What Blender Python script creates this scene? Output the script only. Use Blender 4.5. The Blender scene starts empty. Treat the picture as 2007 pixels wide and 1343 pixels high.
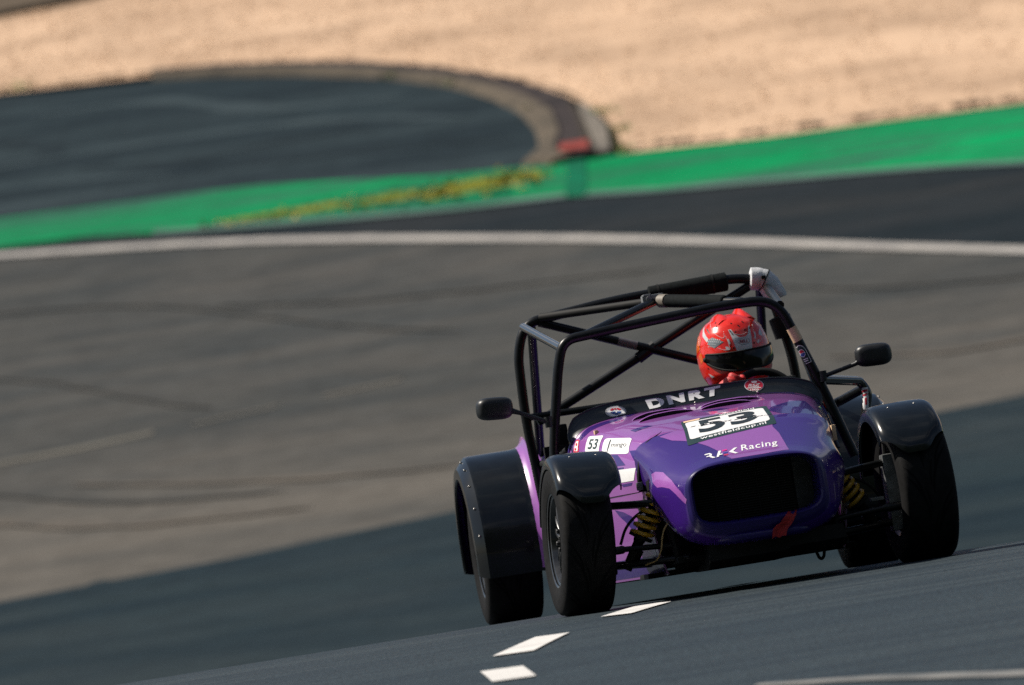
import bpy, bmesh, math, random
from math import sin, cos, pi, radians, sqrt, exp, log
from mathutils import Vector, Matrix
from mathutils.bvhtree import BVHTree
random.seed(7)
SC = bpy.context.scene
COL = SC.collection
V = Vector

# ------------------------------------------------------------------ camera
PITCH, ROLL = 0.02765, radians(9.05)
cd = bpy.data.cameras.new('camera'); cam = bpy.data.objects.new('camera', cd); COL.objects.link(cam)
cd.sensor_width = 36; cd.lens = 300; cd.clip_start = 0.5; cd.clip_end = 2000
f_ = V((0, cos(PITCH), sin(PITCH))); r0 = V((1, 0, 0)); u0 = r0.cross(f_)
r_ = cos(ROLL)*r0 - sin(ROLL)*u0; u_ = sin(ROLL)*r0 + cos(ROLL)*u0
M = Matrix((r_, u_, -f_)).transposed().to_4x4(); M.translation = V((0, -32, .168))
cam.matrix_world = M
cd.dof.use_dof = True; cd.dof.focus_distance = 32.3; cd.dof.aperture_fstop = 300/78
SC.camera = cam

# ------------------------------------------------------------------ light
SUN = V((-0.61, 0.15, 0.775)).normalized()
EL = math.asin(SUN.z); AZ = math.atan2(SUN.x, SUN.y)      # azimuth from +Y towards +X
w = bpy.data.worlds.new('World'); SC.world = w; w.use_nodes = True
nt = w.node_tree; nt.nodes.clear()
sky = nt.nodes.new('ShaderNodeTexSky'); sky.sky_type = 'NISHITA'; sky.sun_disc = False
sky.sun_elevation = EL; sky.sun_rotation = AZ; sky.altitude = 100; sky.dust_density = 1.2
bg = nt.nodes.new('ShaderNodeBackground'); bg.inputs[1].default_value = 0.05
wo = nt.nodes.new('ShaderNodeOutputWorld')
tcw = nt.nodes.new('ShaderNodeTexCoord'); mpw = nt.nodes.new('ShaderNodeMapping'); mpw.inputs['Scale'].default_value = (1, 1, 2.6)
cn = nt.nodes.new('ShaderNodeTexNoise'); cn.inputs['Scale'].default_value = 3.2; cn.inputs['Detail'].default_value = 7; cn.inputs['Roughness'].default_value = .55
cr = nt.nodes.new('ShaderNodeMapRange'); cr.inputs[1].default_value = .53; cr.inputs[2].default_value = .68
cm = nt.nodes.new('ShaderNodeMix'); cm.data_type = 'RGBA'; cm.inputs['B'].default_value = (8, 8, 8.3, 1)      # broken white cloud over the whole sky
nt.links.new(tcw.outputs['Generated'], mpw.inputs[0]); nt.links.new(mpw.outputs[0], cn.inputs['Vector']); nt.links.new(cn.outputs[0], cr.inputs[0]); nt.links.new(cr.outputs[0], cm.inputs['Factor'])
nt.links.new(sky.outputs[0], cm.inputs['A']); nt.links.new(cm.outputs['Result'], bg.inputs[0]); nt.links.new(bg.outputs[0], wo.inputs[0])
sd = bpy.data.lights.new('sun', 'SUN'); sd.energy = 5.0; sd.angle = radians(0.53); sd.color = (1, .93, .82)
so = bpy.data.objects.new('sun', sd); COL.objects.link(so)
so.rotation_euler = SUN.to_track_quat('Z', 'Y').to_euler(); so.location = (-20, 10, 30)
SC.view_settings.view_transform = 'Standard'; SC.view_settings.look = 'None'
SC.view_settings.exposure = 0.39; SC.view_settings.gamma = 1
SC.view_settings.use_curve_mapping = False
SC.render.engine = 'CYCLES'
SC.cycles.max_bounces = 8; SC.cycles.sample_clamp_indirect = 2.5; SC.cycles.sample_clamp_direct = 12; SC.cycles.use_denoising = False

# ------------------------------------------------------------------ materials
def mat(name, col, rough=.5, metal=0, coat=0, spec=.5, vary=0, vscale=20, bump=0, bscale=200, stretch=(1, 1, 1), col2=None, detail=4, coords='Object', lo=.35, hi=.65, bdist=.002, coat_rough=.05):
    m = bpy.data.materials.new(name); m.use_nodes = True
    n = m.node_tree.nodes; L = m.node_tree.links
    b = n['Principled BSDF']
    b.inputs['Base Color'].default_value = (*col, 1); b.inputs['Roughness'].default_value = rough
    b.inputs['Metallic'].default_value = metal; b.inputs['Coat Weight'].default_value = coat
    b.inputs['Coat Roughness'].default_value = coat_rough
    b.inputs['Specular IOR Level'].default_value = spec
    tc = n.new('ShaderNodeTexCoord'); mp = n.new('ShaderNodeMapping'); mp.inputs['Scale'].default_value = stretch
    L.new(tc.outputs[coords], mp.inputs[0])
    if vary or col2:
        nz = n.new('ShaderNodeTexNoise'); nz.inputs['Scale'].default_value = vscale; nz.inputs['Detail'].default_value = detail
        L.new(mp.outputs[0], nz.inputs['Vector'])
        mr = n.new('ShaderNodeMapRange'); mr.inputs[1].default_value = lo; mr.inputs[2].default_value = hi
        L.new(nz.outputs[0], mr.inputs[0])
        mx = n.new('ShaderNodeMix'); mx.data_type = 'RGBA'
        c2 = col2 or tuple(c*(1+vary) for c in col); c1 = col if col2 else tuple(c*(1-vary) for c in col)
        mx.inputs['A'].default_value = (*c1, 1); mx.inputs['B'].default_value = (*c2, 1)
        L.new(mr.outputs[0], mx.inputs['Factor']); L.new(mx.outputs['Result'], b.inputs['Base Color'])
    if bump:
        nb = n.new('ShaderNodeTexNoise'); nb.inputs['Scale'].default_value = bscale; nb.inputs['Detail'].default_value = 3
        L.new(tc.outputs[coords], nb.inputs['Vector'])
        bp = n.new('ShaderNodeBump'); bp.inputs['Strength'].default_value = bump; bp.inputs['Distance'].default_value = bdist
        L.new(nb.outputs[0], bp.inputs['Height']); L.new(bp.outputs[0], b.inputs['Normal'])
    return m

def asphalt(name, ca, cb, cc, rough=.95, spec=.04, grain=.35, streak=(.12, 1.0, 1), sscale=1.6, bump=.5, bdist=.004, gscale=160, ygrad=None, mottle=0):
    """worn asphalt: broad stains, streaks along the racing direction, aggregate grain and relief"""
    m = bpy.data.materials.new(name); m.use_nodes = True
    n = m.node_tree.nodes; L = m.node_tree.links; b = n['Principled BSDF']
    b.inputs['Roughness'].default_value = rough; b.inputs['Specular IOR Level'].default_value = spec
    tc = n.new('ShaderNodeTexCoord')
    def noise(scale, st, det, rgh=.55):
        mp = n.new('ShaderNodeMapping'); mp.inputs['Scale'].default_value = st; mp.inputs['Rotation'].default_value = (0, 0, radians(-6))
        L.new(tc.outputs['Object'], mp.inputs[0])
        t = n.new('ShaderNodeTexNoise'); t.inputs['Scale'].default_value = scale; t.inputs['Detail'].default_value = det; t.inputs['Roughness'].default_value = rgh; t.inputs['Distortion'].default_value = .35 if scale < 9 else 0
        L.new(mp.outputs[0], t.inputs['Vector']); return t
    def rng(src, lo, hi):
        r = n.new('ShaderNodeMapRange'); r.inputs[1].default_value = lo; r.inputs[2].default_value = hi; L.new(src.outputs[0], r.inputs[0]); return r
    def mix(f, a, c, bl='MIX'):
        x = n.new('ShaderNodeMix'); x.data_type = 'RGBA'; x.blend_type = bl
        for s, v in (('A', a), ('B', c)):
            if isinstance(v, tuple): x.inputs[s].default_value = (*v, 1)
            else: L.new(v, x.inputs[s])
        if isinstance(f, float): x.inputs['Factor'].default_value = f
        else: L.new(f.outputs[0], x.inputs['Factor'])
        return x.outputs['Result']
    broad = rng(noise(.35, (.5, 1, 1), 3), .35, .68)
    st = rng(noise(sscale, streak, 7, .66), .42, .62)
    c = mix(broad, ca, cb)
    c = mix(st, c, cc)
    if ygrad:      # dust lying along one stretch of the track
        sp = n.new('ShaderNodeSeparateXYZ'); L.new(tc.outputs['Object'], sp.inputs[0])
        ad = n.new('ShaderNodeMath'); ad.operation = 'MULTIPLY_ADD'; dn = noise(.5, (.25, 1, 1), 4); L.new(dn.outputs[0], ad.inputs[0]); ad.inputs[1].default_value = -5
        L.new(sp.outputs['Y'], ad.inputs[2])
        r2 = n.new('ShaderNodeMapRange'); r2.inputs[1].default_value = ygrad[1]-2.5; r2.inputs[2].default_value = ygrad[0]-2.5; r2.interpolation_type = 'SMOOTHSTEP'; L.new(ad.outputs[0], r2.inputs[0])
        x3 = n.new('ShaderNodeMath'); x3.operation = 'MULTIPLY'; L.new(r2.outputs[0], x3.inputs[0]); L.new(rng(noise(1.1, (.3, 1.2, 1), 5), .25, .6).outputs[0], x3.inputs[1])
        c = mix(x3, c, ygrad[2])
    if mottle:
        mr2 = n.new('ShaderNodeMapRange'); mr2.inputs[1].default_value = .35; mr2.inputs[2].default_value = .65; mr2.inputs[3].default_value = 1-mottle; mr2.inputs[4].default_value = 1+mottle
        L.new(noise(5.5, (.55, 1, 1), 5, .7).outputs[0], mr2.inputs[0]); vm = n.new('ShaderNodeVectorMath'); vm.operation = 'SCALE'; L.new(c, vm.inputs[0]); L.new(mr2.outputs[0], vm.inputs['Scale']); c = vm.outputs[0]
    g = noise(gscale, (1, 1, 1), 2, .7); gr = n.new('ShaderNodeMapRange')
    gr.inputs[1].default_value = .3; gr.inputs[2].default_value = .7; gr.inputs[3].default_value = 1-grain; gr.inputs[4].default_value = 1+grain
    L.new(g.outputs[0], gr.inputs[0])
    cm = n.new('ShaderNodeVectorMath'); cm.operation = 'SCALE'; L.new(c, cm.inputs[0]); L.new(gr.outputs[0], cm.inputs['Scale'])
    L.new(cm.outputs[0], b.inputs['Base Color'])
    bp = n.new('ShaderNodeBump'); bp.inputs['Strength'].default_value = bump; bp.inputs['Distance'].default_value = bdist
    L.new(g.outputs[0], bp.inputs['Height']); L.new(bp.outputs[0], b.inputs['Normal'])
    return m

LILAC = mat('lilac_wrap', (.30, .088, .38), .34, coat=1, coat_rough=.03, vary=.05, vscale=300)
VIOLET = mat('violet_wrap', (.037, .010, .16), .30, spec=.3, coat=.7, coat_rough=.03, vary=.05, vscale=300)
NAVY_SHADE = mat('shaded_violet_wrap', (.014, .007, .095), .4, spec=.25, coat=.2, vary=.05, vscale=200)  # violet wrap darkened to navy: shade at the lip put into its colour
BLACKGEL = mat('black_gelcoat', (.004, .006, .0078), .24, spec=.3, coat=.3, vary=.25, vscale=14)
SATIN = mat('satin_black_tube', (.005, .006, .007), .33, spec=.28, vary=.3, vscale=30)
GLOSSTUBE = mat('polished_black_tube', (.012, .013, .014), .12, metal=.0, coat=.6, vary=.2, vscale=40)
MATTEB = mat('matte_black', (.004, .0045, .005), .7, spec=.25, vary=.3, vscale=25)
RUBBER = mat('tyre_rubber', (.006, .006, .0065), .75, spec=.15, vary=.35, vscale=45, bump=.25, bscale=500)
RIMM = mat('dark_rim_paint', (.045, .047, .05), .25, metal=.6, coat=.4, vary=.2, vscale=30)
STEEL = mat('bare_steel', (.35, .34, .32), .35, metal=.9, vary=.2, vscale=60)
ALU = mat('dull_aluminium', (.16, .17, .175), .5, metal=.6, vary=.3, vscale=30)
FINM = mat('radiator_fin', (.010, .010, .011), .6, metal=.2, vary=.2, vscale=80)
TANK = mat('radiator_tank', (.035, .038, .040), .6, metal=.3, vary=.2, vscale=30)
SPRINGM = mat('yellow_spring_paint', (.48, .27, .015), .38, vary=.12, vscale=60)
WHITE = mat('white_vinyl', (.78, .78, .79), .4, vary=.03, vscale=60)
WHITEP = mat('white_print', (.80, .80, .81), .45, vary=.02, vscale=60)
INK = mat('dark_ink', (.012, .02, .024), .45, vary=.1, vscale=80)
TEALINK = mat('dark_green_ink', (.012, .036, .038), .45, vary=.1, vscale=80)
REDINK = mat('red_ink', (.55, .015, .045), .4, vary=.08, vscale=80)
BLUEINK = mat('blue_ink', (.02, .07, .30), .4, vary=.08, vscale=80)
PINKINK = mat('magenta_ink', (.65, .02, .25), .4, vary=.08, vscale=80)
REDPAINT = mat('red_helmet_paint', (.74, .020, .008), .22, coat=.8, vary=.06, vscale=40)
ORANGE_HIGHLIGHT = mat('orange_highlight_paint', (.78, .13, .01), .25, coat=1, vary=.15, vscale=30)
GREYPAINT = mat('pale_grey_helmet_paint', (.55, .56, .58), .35, coat=.5, vary=.06, vscale=120)
GREYDK = mat('grey_honeycomb_paint', (.15, .18, .20), .35, coat=.5, vary=.1, vscale=90)
VISOR = mat('smoked_visor', (.003, .003, .004), .12, spec=.3, coat=.1, vary=.2, vscale=30)
SUIT = mat('black_race_suit', (.010, .011, .013), .85, vary=.3, vscale=60, bump=.3, bscale=300)
GLOVE = mat('red_glove_fabric', (.48, .010, .010), .6, vary=.15, vscale=70, bump=.3, bscale=400)
FOAM = mat('ribbed_black_foam', (.005, .007, .008), .85, spec=.12, vary=.3, vscale=60, bump=.4, bscale=250)
PADW = mat('white_padding_tape', (.56, .57, .59), .55, vary=.16, vscale=40, bump=.4, bscale=160, bdist=.004)
CREAM = mat('cream_tape', (.70, .48, .30), .6, vary=.08, vscale=60)
GREYT = mat('grey_duct_tape', (.11, .11, .125), .5, vary=.12, vscale=80)
STRAPM = mat('red_strap_webbing', (.30, .008, .010), .7, vary=.2, vscale=90, bump=.4, bscale=500)
WIREY = mat('yellow_wire_sleeve', (.26, .18, .07), .5, vary=.1, vscale=50)
# ------------------------------------------------------------------ ground profile (depends on y only)
def gz(y):
    para = .0055-.004*(1.17-y)**2
    if y < -24: para = .0055-.004*25.17**2-.2*(1-exp(-(-24-y)))
    pl = -.126+.22*(y-28)
    if y > 80: pl = -.126+.22*52+6*(1-exp(-(y-80)/27.))
    if abs(pl-para) > 30: return max(pl, para)
    return log(exp(para)+exp(pl))

YL = [y*.25 for y in range(-60, 29)]+[8, 9, 10, 12, 14, 16, 18]+[19+i*.5 for i in range(30)]+[34, 36, 38, 40, 45, 50, 60, 70, 80]+[80+i*5 for i in range(1, 20)]
YL = sorted(set(YL))+[200, 260, 350, 500]
def link(o): COL.objects.link(o); return o
def new_obj(name, bm_or_mesh, m, parent=None, smooth=30, mats=None):
    if isinstance(bm_or_mesh, bmesh.types.BMesh):
        me = bpy.data.meshes.new(name); bm_or_mesh.to_mesh(me); bm_or_mesh.free()
    else: me = bm_or_mesh
    me.name = name
    for mm in (mats or [m]): me.materials.append(mm)
    if smooth is not None:
        for p in me.polygons: p.use_smooth = True
        if smooth < 180: me.set_sharp_from_angle(angle=radians(smooth))
    o = link(bpy.data.objects.new(name, me))
    if parent: o.parent = parent
    return o
def tag(o, label=None, cat=None, kind=None, group=None):
    if label: o['label'] = label
    if cat: o['category'] = cat
    if kind: o['kind'] = kind
    if group: o['group'] = group
    return o
def drape(name, poly, m, off, kind='structure'):
    bm = bmesh.new()
    vs = [bm.verts.new((x, y, 0)) for x, y in poly]
    f = bm.faces.new(vs); bm.normal_update()
    if f.normal.z < 0: f.normal_flip()
    bmesh.ops.triangulate(bm, faces=bm.faces[:])
    ys = [p[1] for p in poly]
    for y in YL:
        if min(ys) < y < max(ys):
            bmesh.ops.bisect_plane(bm, geom=bm.verts[:]+bm.edges[:]+bm.faces[:], plane_co=(0, y, 0), plane_no=(0, 1, 0))
    for v in bm.verts: v.co.z = gz(v.co.y)+off
    return tag(new_obj(name, bm, m, smooth=60), kind=kind)
def band(name, a, b, m, off, kind='structure'): return drape(name, a+b[::-1], m, off, kind)

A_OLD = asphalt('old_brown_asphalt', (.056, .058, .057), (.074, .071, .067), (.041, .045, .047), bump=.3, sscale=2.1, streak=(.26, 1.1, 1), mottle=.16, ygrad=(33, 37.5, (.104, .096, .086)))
A_DARK = asphalt('blue_black_asphalt', (.015, .027, .034), (.028, .037, .042), (.010, .020, .028), mottle=.12, rough=.8, spec=.06, grain=.45, sscale=1.2, streak=(.25, 1.3, 1), bump=.9, gscale=140)
A_NEAR = asphalt('near_grainy_asphalt', (.020, .032, .040), (.030, .041, .047), (.011, .020, .028), rough=.62, spec=.24, grain=.8, sscale=3.0, streak=(.07, 1.3, 1), bump=.8, bdist=.006, gscale=75)
A_RUN = asphalt('run_off_asphalt', (.020, .031, .038), (.032, .046, .053), (.011, .018, .024), mottle=.15, rough=.95, spec=.04, sscale=.9, streak=(.25, 1.3, 1))
A_EDGE = asphalt('dark_track_edge_asphalt', (.016, .022, .028), (.027, .029, .031), (.011, .017, .022), mottle=.12, rough=.95, spec=.04, sscale=1.0, streak=(.3, 1.6, 1))
EARTH = asphalt('dry_earth', (.10, .08, .055), (.08, .075, .04), (.06, .06, .03), sscale=.5, streak=(1, 1, 1))
GREENP = asphalt('green_run_off_paint', (.0, .26, .083), (.002, .165, .06), (.03, .10, .07), mottle=.14, rough=.9, spec=.04, grain=.2, sscale=2.0, streak=(.2, 1.7, 1))
LINEP = asphalt('worn_white_line_paint', (.36, .34, .32), (.42, .395, .37), (.25, .24, .235), rough=.8, sscale=5, streak=(.3, 1.5, 1), grain=.15)
PALEP = asphalt('faded_green_white_paint', (.09, .16, .14), (.12, .15, .15), (.07, .13, .11), sscale=4, streak=(.3, 1.5, 1), grain=.15)
FAINTP = asphalt('worn_away_paint', (.115, .108, .095), (.135, .128, .108), (.085, .08, .074), sscale=3, streak=(.2, 1.5, 1))
DASHP = asphalt('white_line_paint', (.60, .585, .57), (.66, .645, .63), (.50, .49, .48), rough=.8, sscale=6, grain=.10, gscale=120)
GREYP = asphalt('greyed_line_paint', (.20, .20, .197), (.25, .245, .24), (.13, .135, .138), rough=.8, sscale=5, grain=.15, gscale=120)
GRAVELM = asphalt('pale_gravel_bed', (.50, .345, .235), (.56, .395, .275), (.37, .255, .175), rough=.95, spec=.04, grain=.10, sscale=.9, streak=(.6, 1, 1), bump=.6, bdist=.01, gscale=30)
KERBM = asphalt('dusty_brown_kerb_concrete', (.10, .085, .068), (.135, .11, .085), (.07, .062, .052), sscale=2, streak=(1, 1, 1))
KERBD = asphalt('rubber_marked_kerb', (.040, .034, .036), (.06, .05, .048), (.03, .027, .029), sscale=2, streak=(1, 1, 1))
CONC = asphalt('grey_concrete', (.17, .15, .13), (.20, .18, .155), (.12, .11, .10), sscale=2, streak=(1, 1, 1))
REDK = asphalt('faded_red_kerb_paint', (.27, .045, .042), (.30, .07, .06), (.15, .045, .04), sscale=4, streak=(1, 1, 1))
DKGREEN = asphalt('dark_green_tone', (.004, .10, .055), (.006, .14, .07), (.01, .09, .05), sscale=3, streak=(1, 1, 1))
BROWNR = asphalt('brown_ground', (.10, .078, .06), (.12, .095, .07), (.08, .065, .05), sscale=1, streak=(.3, 1, 1))

drape('ground', [(-400, -200), (400, -200), (400, 500), (-400, 500)], EARTH, -.02)
def sky_block():  # unseen dark ridge added behind the camera to keep sky light off the car
    from mathutils import noise
    bm = bmesh.new(); rows = []
    for i in range(61):
        x = -300+10*i; row = []
        for j, (y, z) in enumerate(((-58, -4), (-61, 6), (-66, 18), (-73, 29), (-84, 40), (-105, 52), (-145, 60), (-190, 63))):
            k = noise.noise((x*.05, j*.7, 2))*4*(j > 0); row.append(bm.verts.new((x, y+k, z+k)))
        rows.append(row)
    for a, b in zip(rows, rows[1:]):
        for j in range(7): bm.faces.new((a[j], b[j], b[j+1], a[j+1]))
    bm.normal_update(); return tag(new_obj('unseen_sky_block', bm, BLOCKM, smooth=180), kind='structure')
BLOCKM = mat('dark_sky_block', (.022, .032, .018), .9, spec=.1, vary=.5, vscale=.3)
sky_block()
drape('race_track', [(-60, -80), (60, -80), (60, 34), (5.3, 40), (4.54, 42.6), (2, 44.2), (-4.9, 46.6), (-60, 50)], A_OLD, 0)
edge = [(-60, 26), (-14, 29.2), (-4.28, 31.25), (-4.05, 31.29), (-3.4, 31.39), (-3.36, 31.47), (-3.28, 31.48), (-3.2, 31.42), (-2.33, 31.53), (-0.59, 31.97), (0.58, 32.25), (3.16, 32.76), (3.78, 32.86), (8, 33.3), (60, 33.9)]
drape('dark_track', edge+[(60, 4.5), (-60, 4.5)], A_DARK, .004)  # darker, bluer stretch of track surface
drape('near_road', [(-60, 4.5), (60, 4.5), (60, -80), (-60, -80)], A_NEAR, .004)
LINE = [(-12, 50.0), (-8, 47.9), (-6.3, 46.95), (-4.79, 46.15), (-4.5, 46.03), (-3.79, 45.67), (-2.84, 45.15), (-2.05, 44.64), (-1.22, 44.0), (-0.32, 43.22), (0.57, 42.43), (1.43, 41.59), (2.27, 40.72), (3.08, 39.84), (3.68, 39.21), (4.3, 38.57), (4.54, 38.29), (7, 35.6), (9, 33.2)]
GUP = [(-12, 51.6), (-8, 49.3), (-4.86, 48.02), (-4.56, 47.96), (-3.59, 47.82), (-2.62, 47.7), (-2.04, 47.52), (-1.18, 47.0), (-0.47, 46.55), (0, 46.39), (0.61, 46.19), (1.08, 46.15), (1.64, 45.99), (2.57, 45.73), (3.5, 45.61), (4.2, 45.49), (4.93, 45.37), (5.22, 45.33), (14, 44.2), (40, 40)]
GLO = [(-12, 50.3), (-8, 48.25), (-4.8, 46.47), (-4.52, 46.43), (-3.8, 46.27), (-3.08, 45.89), (-2.14, 45.45), (-1.21, 45.01), (-0.28, 44.66), (0.64, 44.44), (1.54, 43.96), (2.44, 43.6), (3.33, 43.24), (3.99, 42.91), (4.66, 42.49), (4.93, 42.35), (14, 38.6), (40, 30)]
band('track_shoulder', LINE, [(x, y+.1) for x, y in GLO], A_EDGE, .008)
def offset_line(pts, d):
    out = []
    for i, p in enumerate(pts):
        a = V(pts[max(0, i-1)]); b = V(pts[min(len(pts)-1, i+1)]); t = (b-a).normalized(); nn = V((-t.y, t.x))
        out.append(tuple(V(p)+nn*d))
    return out
band('white_edge_line', offset_line(LINE, -.11), offset_line(LINE, .11), LINEP, .014)
band('green_run_off', GUP, GLO, GREENP, .018)
band('faded_paint_line', [(x, y-.10) for x, y in GLO[5:]], [(x, y+.10) for x, y in GLO[5:]], PALEP, .023)
drape('dark_green_patch', [(0.76, 46.2), (0.94, 46.2), (0.86, 44.28), (0.68, 44.32)], DKGREEN, .027)  # darker green stripe across the green strip
POCKET = [(-30, 57), (-10, 56.2), (-5.11, 55.53), (-4.79, 55.37), (-3.99, 55.08), (-2.93, 54.7), (-1.83, 53.76), (-0.86, 52.65), (-0.22, 51.48), (0.16, 50.4), (0.42, 49.23), (0.53, 48.1), (0.53, 46.94), (0.33, 46.3)]
drape('run_off_road', POCKET+[(0, 46.3), (-1.18, 46.9), (-2.62, 47.6), (-4.86, 47.95), (-30, 49)], A_RUN, .010)
MOSS = asphalt('mossy_growth', (.155, .145, .016), (.10, .15, .03), (.20, .16, .02), rough=.95, spec=.02, sscale=4, streak=(.4, 1, 1), grain=.5, gscale=14)
for pl, mm in (([(-0.66, 45.63), (-0.39, 45.99), (0.04, 46.03), (0.46, 45.97), (0.55, 45.6), (0.21, 45.43), (-0.26, 45.37), (-0.5, 45.25)], MOSS), ([(-1.3, 45.75), (-0.91, 46.0), (-0.66, 45.95), (-0.6, 45.62), (-0.83, 45.5)], MOSS), ([(-2.47, 45.93), (-1.86, 45.97), (-1.4, 46.0), (-1.3, 45.70), (-1.67, 45.68), (-2.23, 45.75)], MOSS), ([(-1.48, 45.41), (-1.11, 45.45), (-0.59, 45.22), (-0.13, 45.03), (0.2, 45.11), (0.23, 44.82), (-0.28, 44.80), (-0.93, 45.01), (-1.39, 45.15)], DKGREEN)):
    drape('moss_patch' if mm is MOSS else 'dark_green_patch', pl, mm, .0215)
KO = [(-3.2, 55.05), (-2.51, 54.72), (-1.83, 54.22), (-1.1, 53.55), (-0.35, 52.5), (0.14, 51.55), (0.61, 50.5), (0.93, 49.55), (1.0, 48.37), (1.05, 47.04), (1.07, 46.1)]
KI = [(-3.2, 54.82), (-2.5, 54.33), (-1.83, 53.72), (-0.86, 52.6), (-0.22, 51.44), (0.16, 50.36), (0.42, 49.2), (0.53, 48.1), (0.53, 46.94), (0.33, 46.3), (0.6, 46.15)]
def kerb():
    n = len(KO); prof = [(0, 0), (.06, .05), (.45, .075), (.5, .06), (.85, .085), (.95, .05), (1, 0)]
    bm = bmesh.new(); rows = []
    for i in range(n):
        a, b = V(KI[i]), V(KO[i]); rows.append([bm.verts.new((*(a.lerp(b, t)), gz(a.lerp(b, t).y)+.012+h)) for t, h in prof])
    for i in range(n-1):
        for j in range(len(prof)-1):
            f = bm.faces.new((rows[i][j], rows[i][j+1], rows[i+1][j+1], rows[i+1][j])); f.material_index = 1 if j in (2, 3) else 0
    bm.normal_update()
    return tag(new_obj('kerb', bm, None, mats=[KERBM, KERBD], smooth=20), kind='structure')
kerb()
drape('concrete_apron', [(0.97, 49.3), (1.10, 48.67), (1.19, 47.52), (1.17, 46.25), (1.02, 46.25), (1.02, 47.04), (0.98, 48.37)], CONC, .05)
drape('red_kerb_end', [(0.70, 46.33), (0.73, 46.72), (0.98, 46.68), (0.98, 46.22)], REDK, .105)
drape('far_brown_ground', [(-30, 60), (-5.28, 60.33), (-4.39, 60.6), (-3.49, 61.04), (-1, 63.5), (0, 75), (-30, 75)], BROWNR, .135)  # darker brown corner beyond the gravel

# gravel trap: a mounded bed, then loose stones over it
def noise2(x, y):
    from mathutils import noise
    return noise.noise((x*.9, y*.55, 3.1))*.6+noise.noise((x*2.3, y*1.4, 9))*.3+noise.noise((x*6, y*4, 1))*.14
def in_poly(x, y, P):
    c = False; j = len(P)-1
    for i in range(len(P)):
        if (P[i][1] > y) != (P[j][1] > y) and x < (P[j][0]-P[i][0])*(y-P[i][1])/(P[j][1]-P[i][1])+P[i][0]: c = not c
        j = i
    return c
def lower_edge(x):
    """gravel's near edge in y for a given x"""
    pts = [(-30, 57), (-10, 56.2), (-5.11, 55.53), (-3.2, 55.0), (-1.83, 54.2), (-1.1, 53.53), (-0.35, 52.48), (0.14, 51.53), (0.61, 50.48), (0.93, 49.55), (1.14, 48.6), (1.26, 47.5), (1.30, 46.08), (1.64, 45.99), (2.57, 45.73), (3.5, 45.61), (5.22, 45.33), (14, 44.2), (40, 40)]
    for a, b in zip(pts, pts[1:]):
        if a[0] <= x <= b[0]: return a[1]+(b[1]-a[1])*(x-a[0])/(b[0]-a[0])
    return pts[-1][1]
def gravel():
    bm = bmesh.new(); xs = [-30, -20, -14, -10, -8]+[-7+i*.13 for i in range(120)]+[9.5, 12, 16, 24, 40]
    xs += [1.26, 1.30]; xs = sorted(xs); T = [0, .004, .012]+[i/90*.42 for i in range(1, 91)]+[.6, .8, 1]
    rows = []
    for x in xs:
        y0 = lower_edge(x); row = []
        for t in T:
            y = y0+(78-y0)*t; e = min(1, t*26)
            row.append(bm.verts.new((x, y, gz(y)+.03+e*(.035+.045*noise2(x, y)))))
        rows.append(row)
    for i in range(len(xs)-1):
        for j in range(len(T)-1): bm.faces.new((rows[i][j], rows[i+1][j], rows[i+1][j+1], rows[i][j+1]))
    bm.normal_update()
    return tag(new_obj('gravel_trap', bm, GRAVELM, smooth=180), kind='structure')
gravel()
def scatter(name, n, place, shape, mats, pick, seed=3):
    rnd = random.Random(seed); vs, fs, mi = [], [], []
    for k in range(n):
        p = place(rnd)
        if p is None: continue
        sv, sf = shape(rnd, p); o = len(vs); vs += sv
        m_ = pick(rnd)
        for f in sf: fs.append(tuple(i+o for i in f)); mi.append(m_)
    me = bpy.data.meshes.new(name); me.from_pydata(vs, [], fs); me.polygons.foreach_set('material_index', mi)
    return tag(new_obj(name, me, None, mats=mats, smooth=None), kind='stuff')
def stone_place(r):
    x = r.uniform(-6.5, 7); y0 = lower_edge(x)+.02; y = y0+abs(r.random()**1.2)*(66-y0)
    if in_poly(x, y, [(-30, 60), (-5.28, 60.33), (-4.39, 60.6), (-3.49, 61.04), (-1, 63.5), (0, 75), (-30, 75)]): return None
    t = (y-lower_edge(x))/(78-lower_edge(x)); e = min(1, t*26)
    return (x, y, gz(y)+.04+e*(.035+.045*noise2(x, y)))
def stone(r, p):
    s = r.uniform(.009, .024); a = r.uniform(0, pi); c, d = cos(a)*s, sin(a)*s; h = s*r.uniform(.5, .9); x, y, z = p
    return [(x+c, y+d, z), (x-d, y+c, z+.2*h), (x-c, y-d, z), (x+d, y-c, z+.1*h), (x, y, z+h), (x, y, z-h)], [(0, 1, 4), (1, 2, 4), (2, 3, 4), (3, 0, 4), (1, 0, 5), (2, 1, 5), (3, 2, 5), (0, 3, 5)]
ST = [mat('gravel_stone', c, .9, spec=.2, vary=.1, vscale=8) for c in ((.57, .40, .265), (.53, .365, .24), (.49, .335, .215), (.62, .455, .32))]
scatter('gravel_stones', 7000, stone_place, stone, ST, lambda r: r.choice((0, 0, 1, 1, 2, 3)))
WEED = [mat('weed_leaf', c, .7, vary=.25, vscale=9) for c in ((.30, .25, .02), (.10, .20, .04), (.40, .30, .03))]
def blade(r, p):
    a = r.uniform(0, 2*pi); b = r.uniform(0, 2*pi); h = r.uniform(.01, .04); wd = r.uniform(.01, .03); x, y, z = p
    c, d = cos(a)*wd, sin(a)*wd; lx, ly = cos(b)*h*.7, sin(b)*h*.7
    return [(x-c, y-d, z), (x+c, y+d, z), (x+c*.7+lx*.5, y+d*.7+ly*.5, z+h*.7), (x+lx, y+ly, z+h), (x-c*.7+lx*.5, y-d*.7+ly*.5, z+h*.7)], [(0, 1, 2, 3, 4)]
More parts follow.
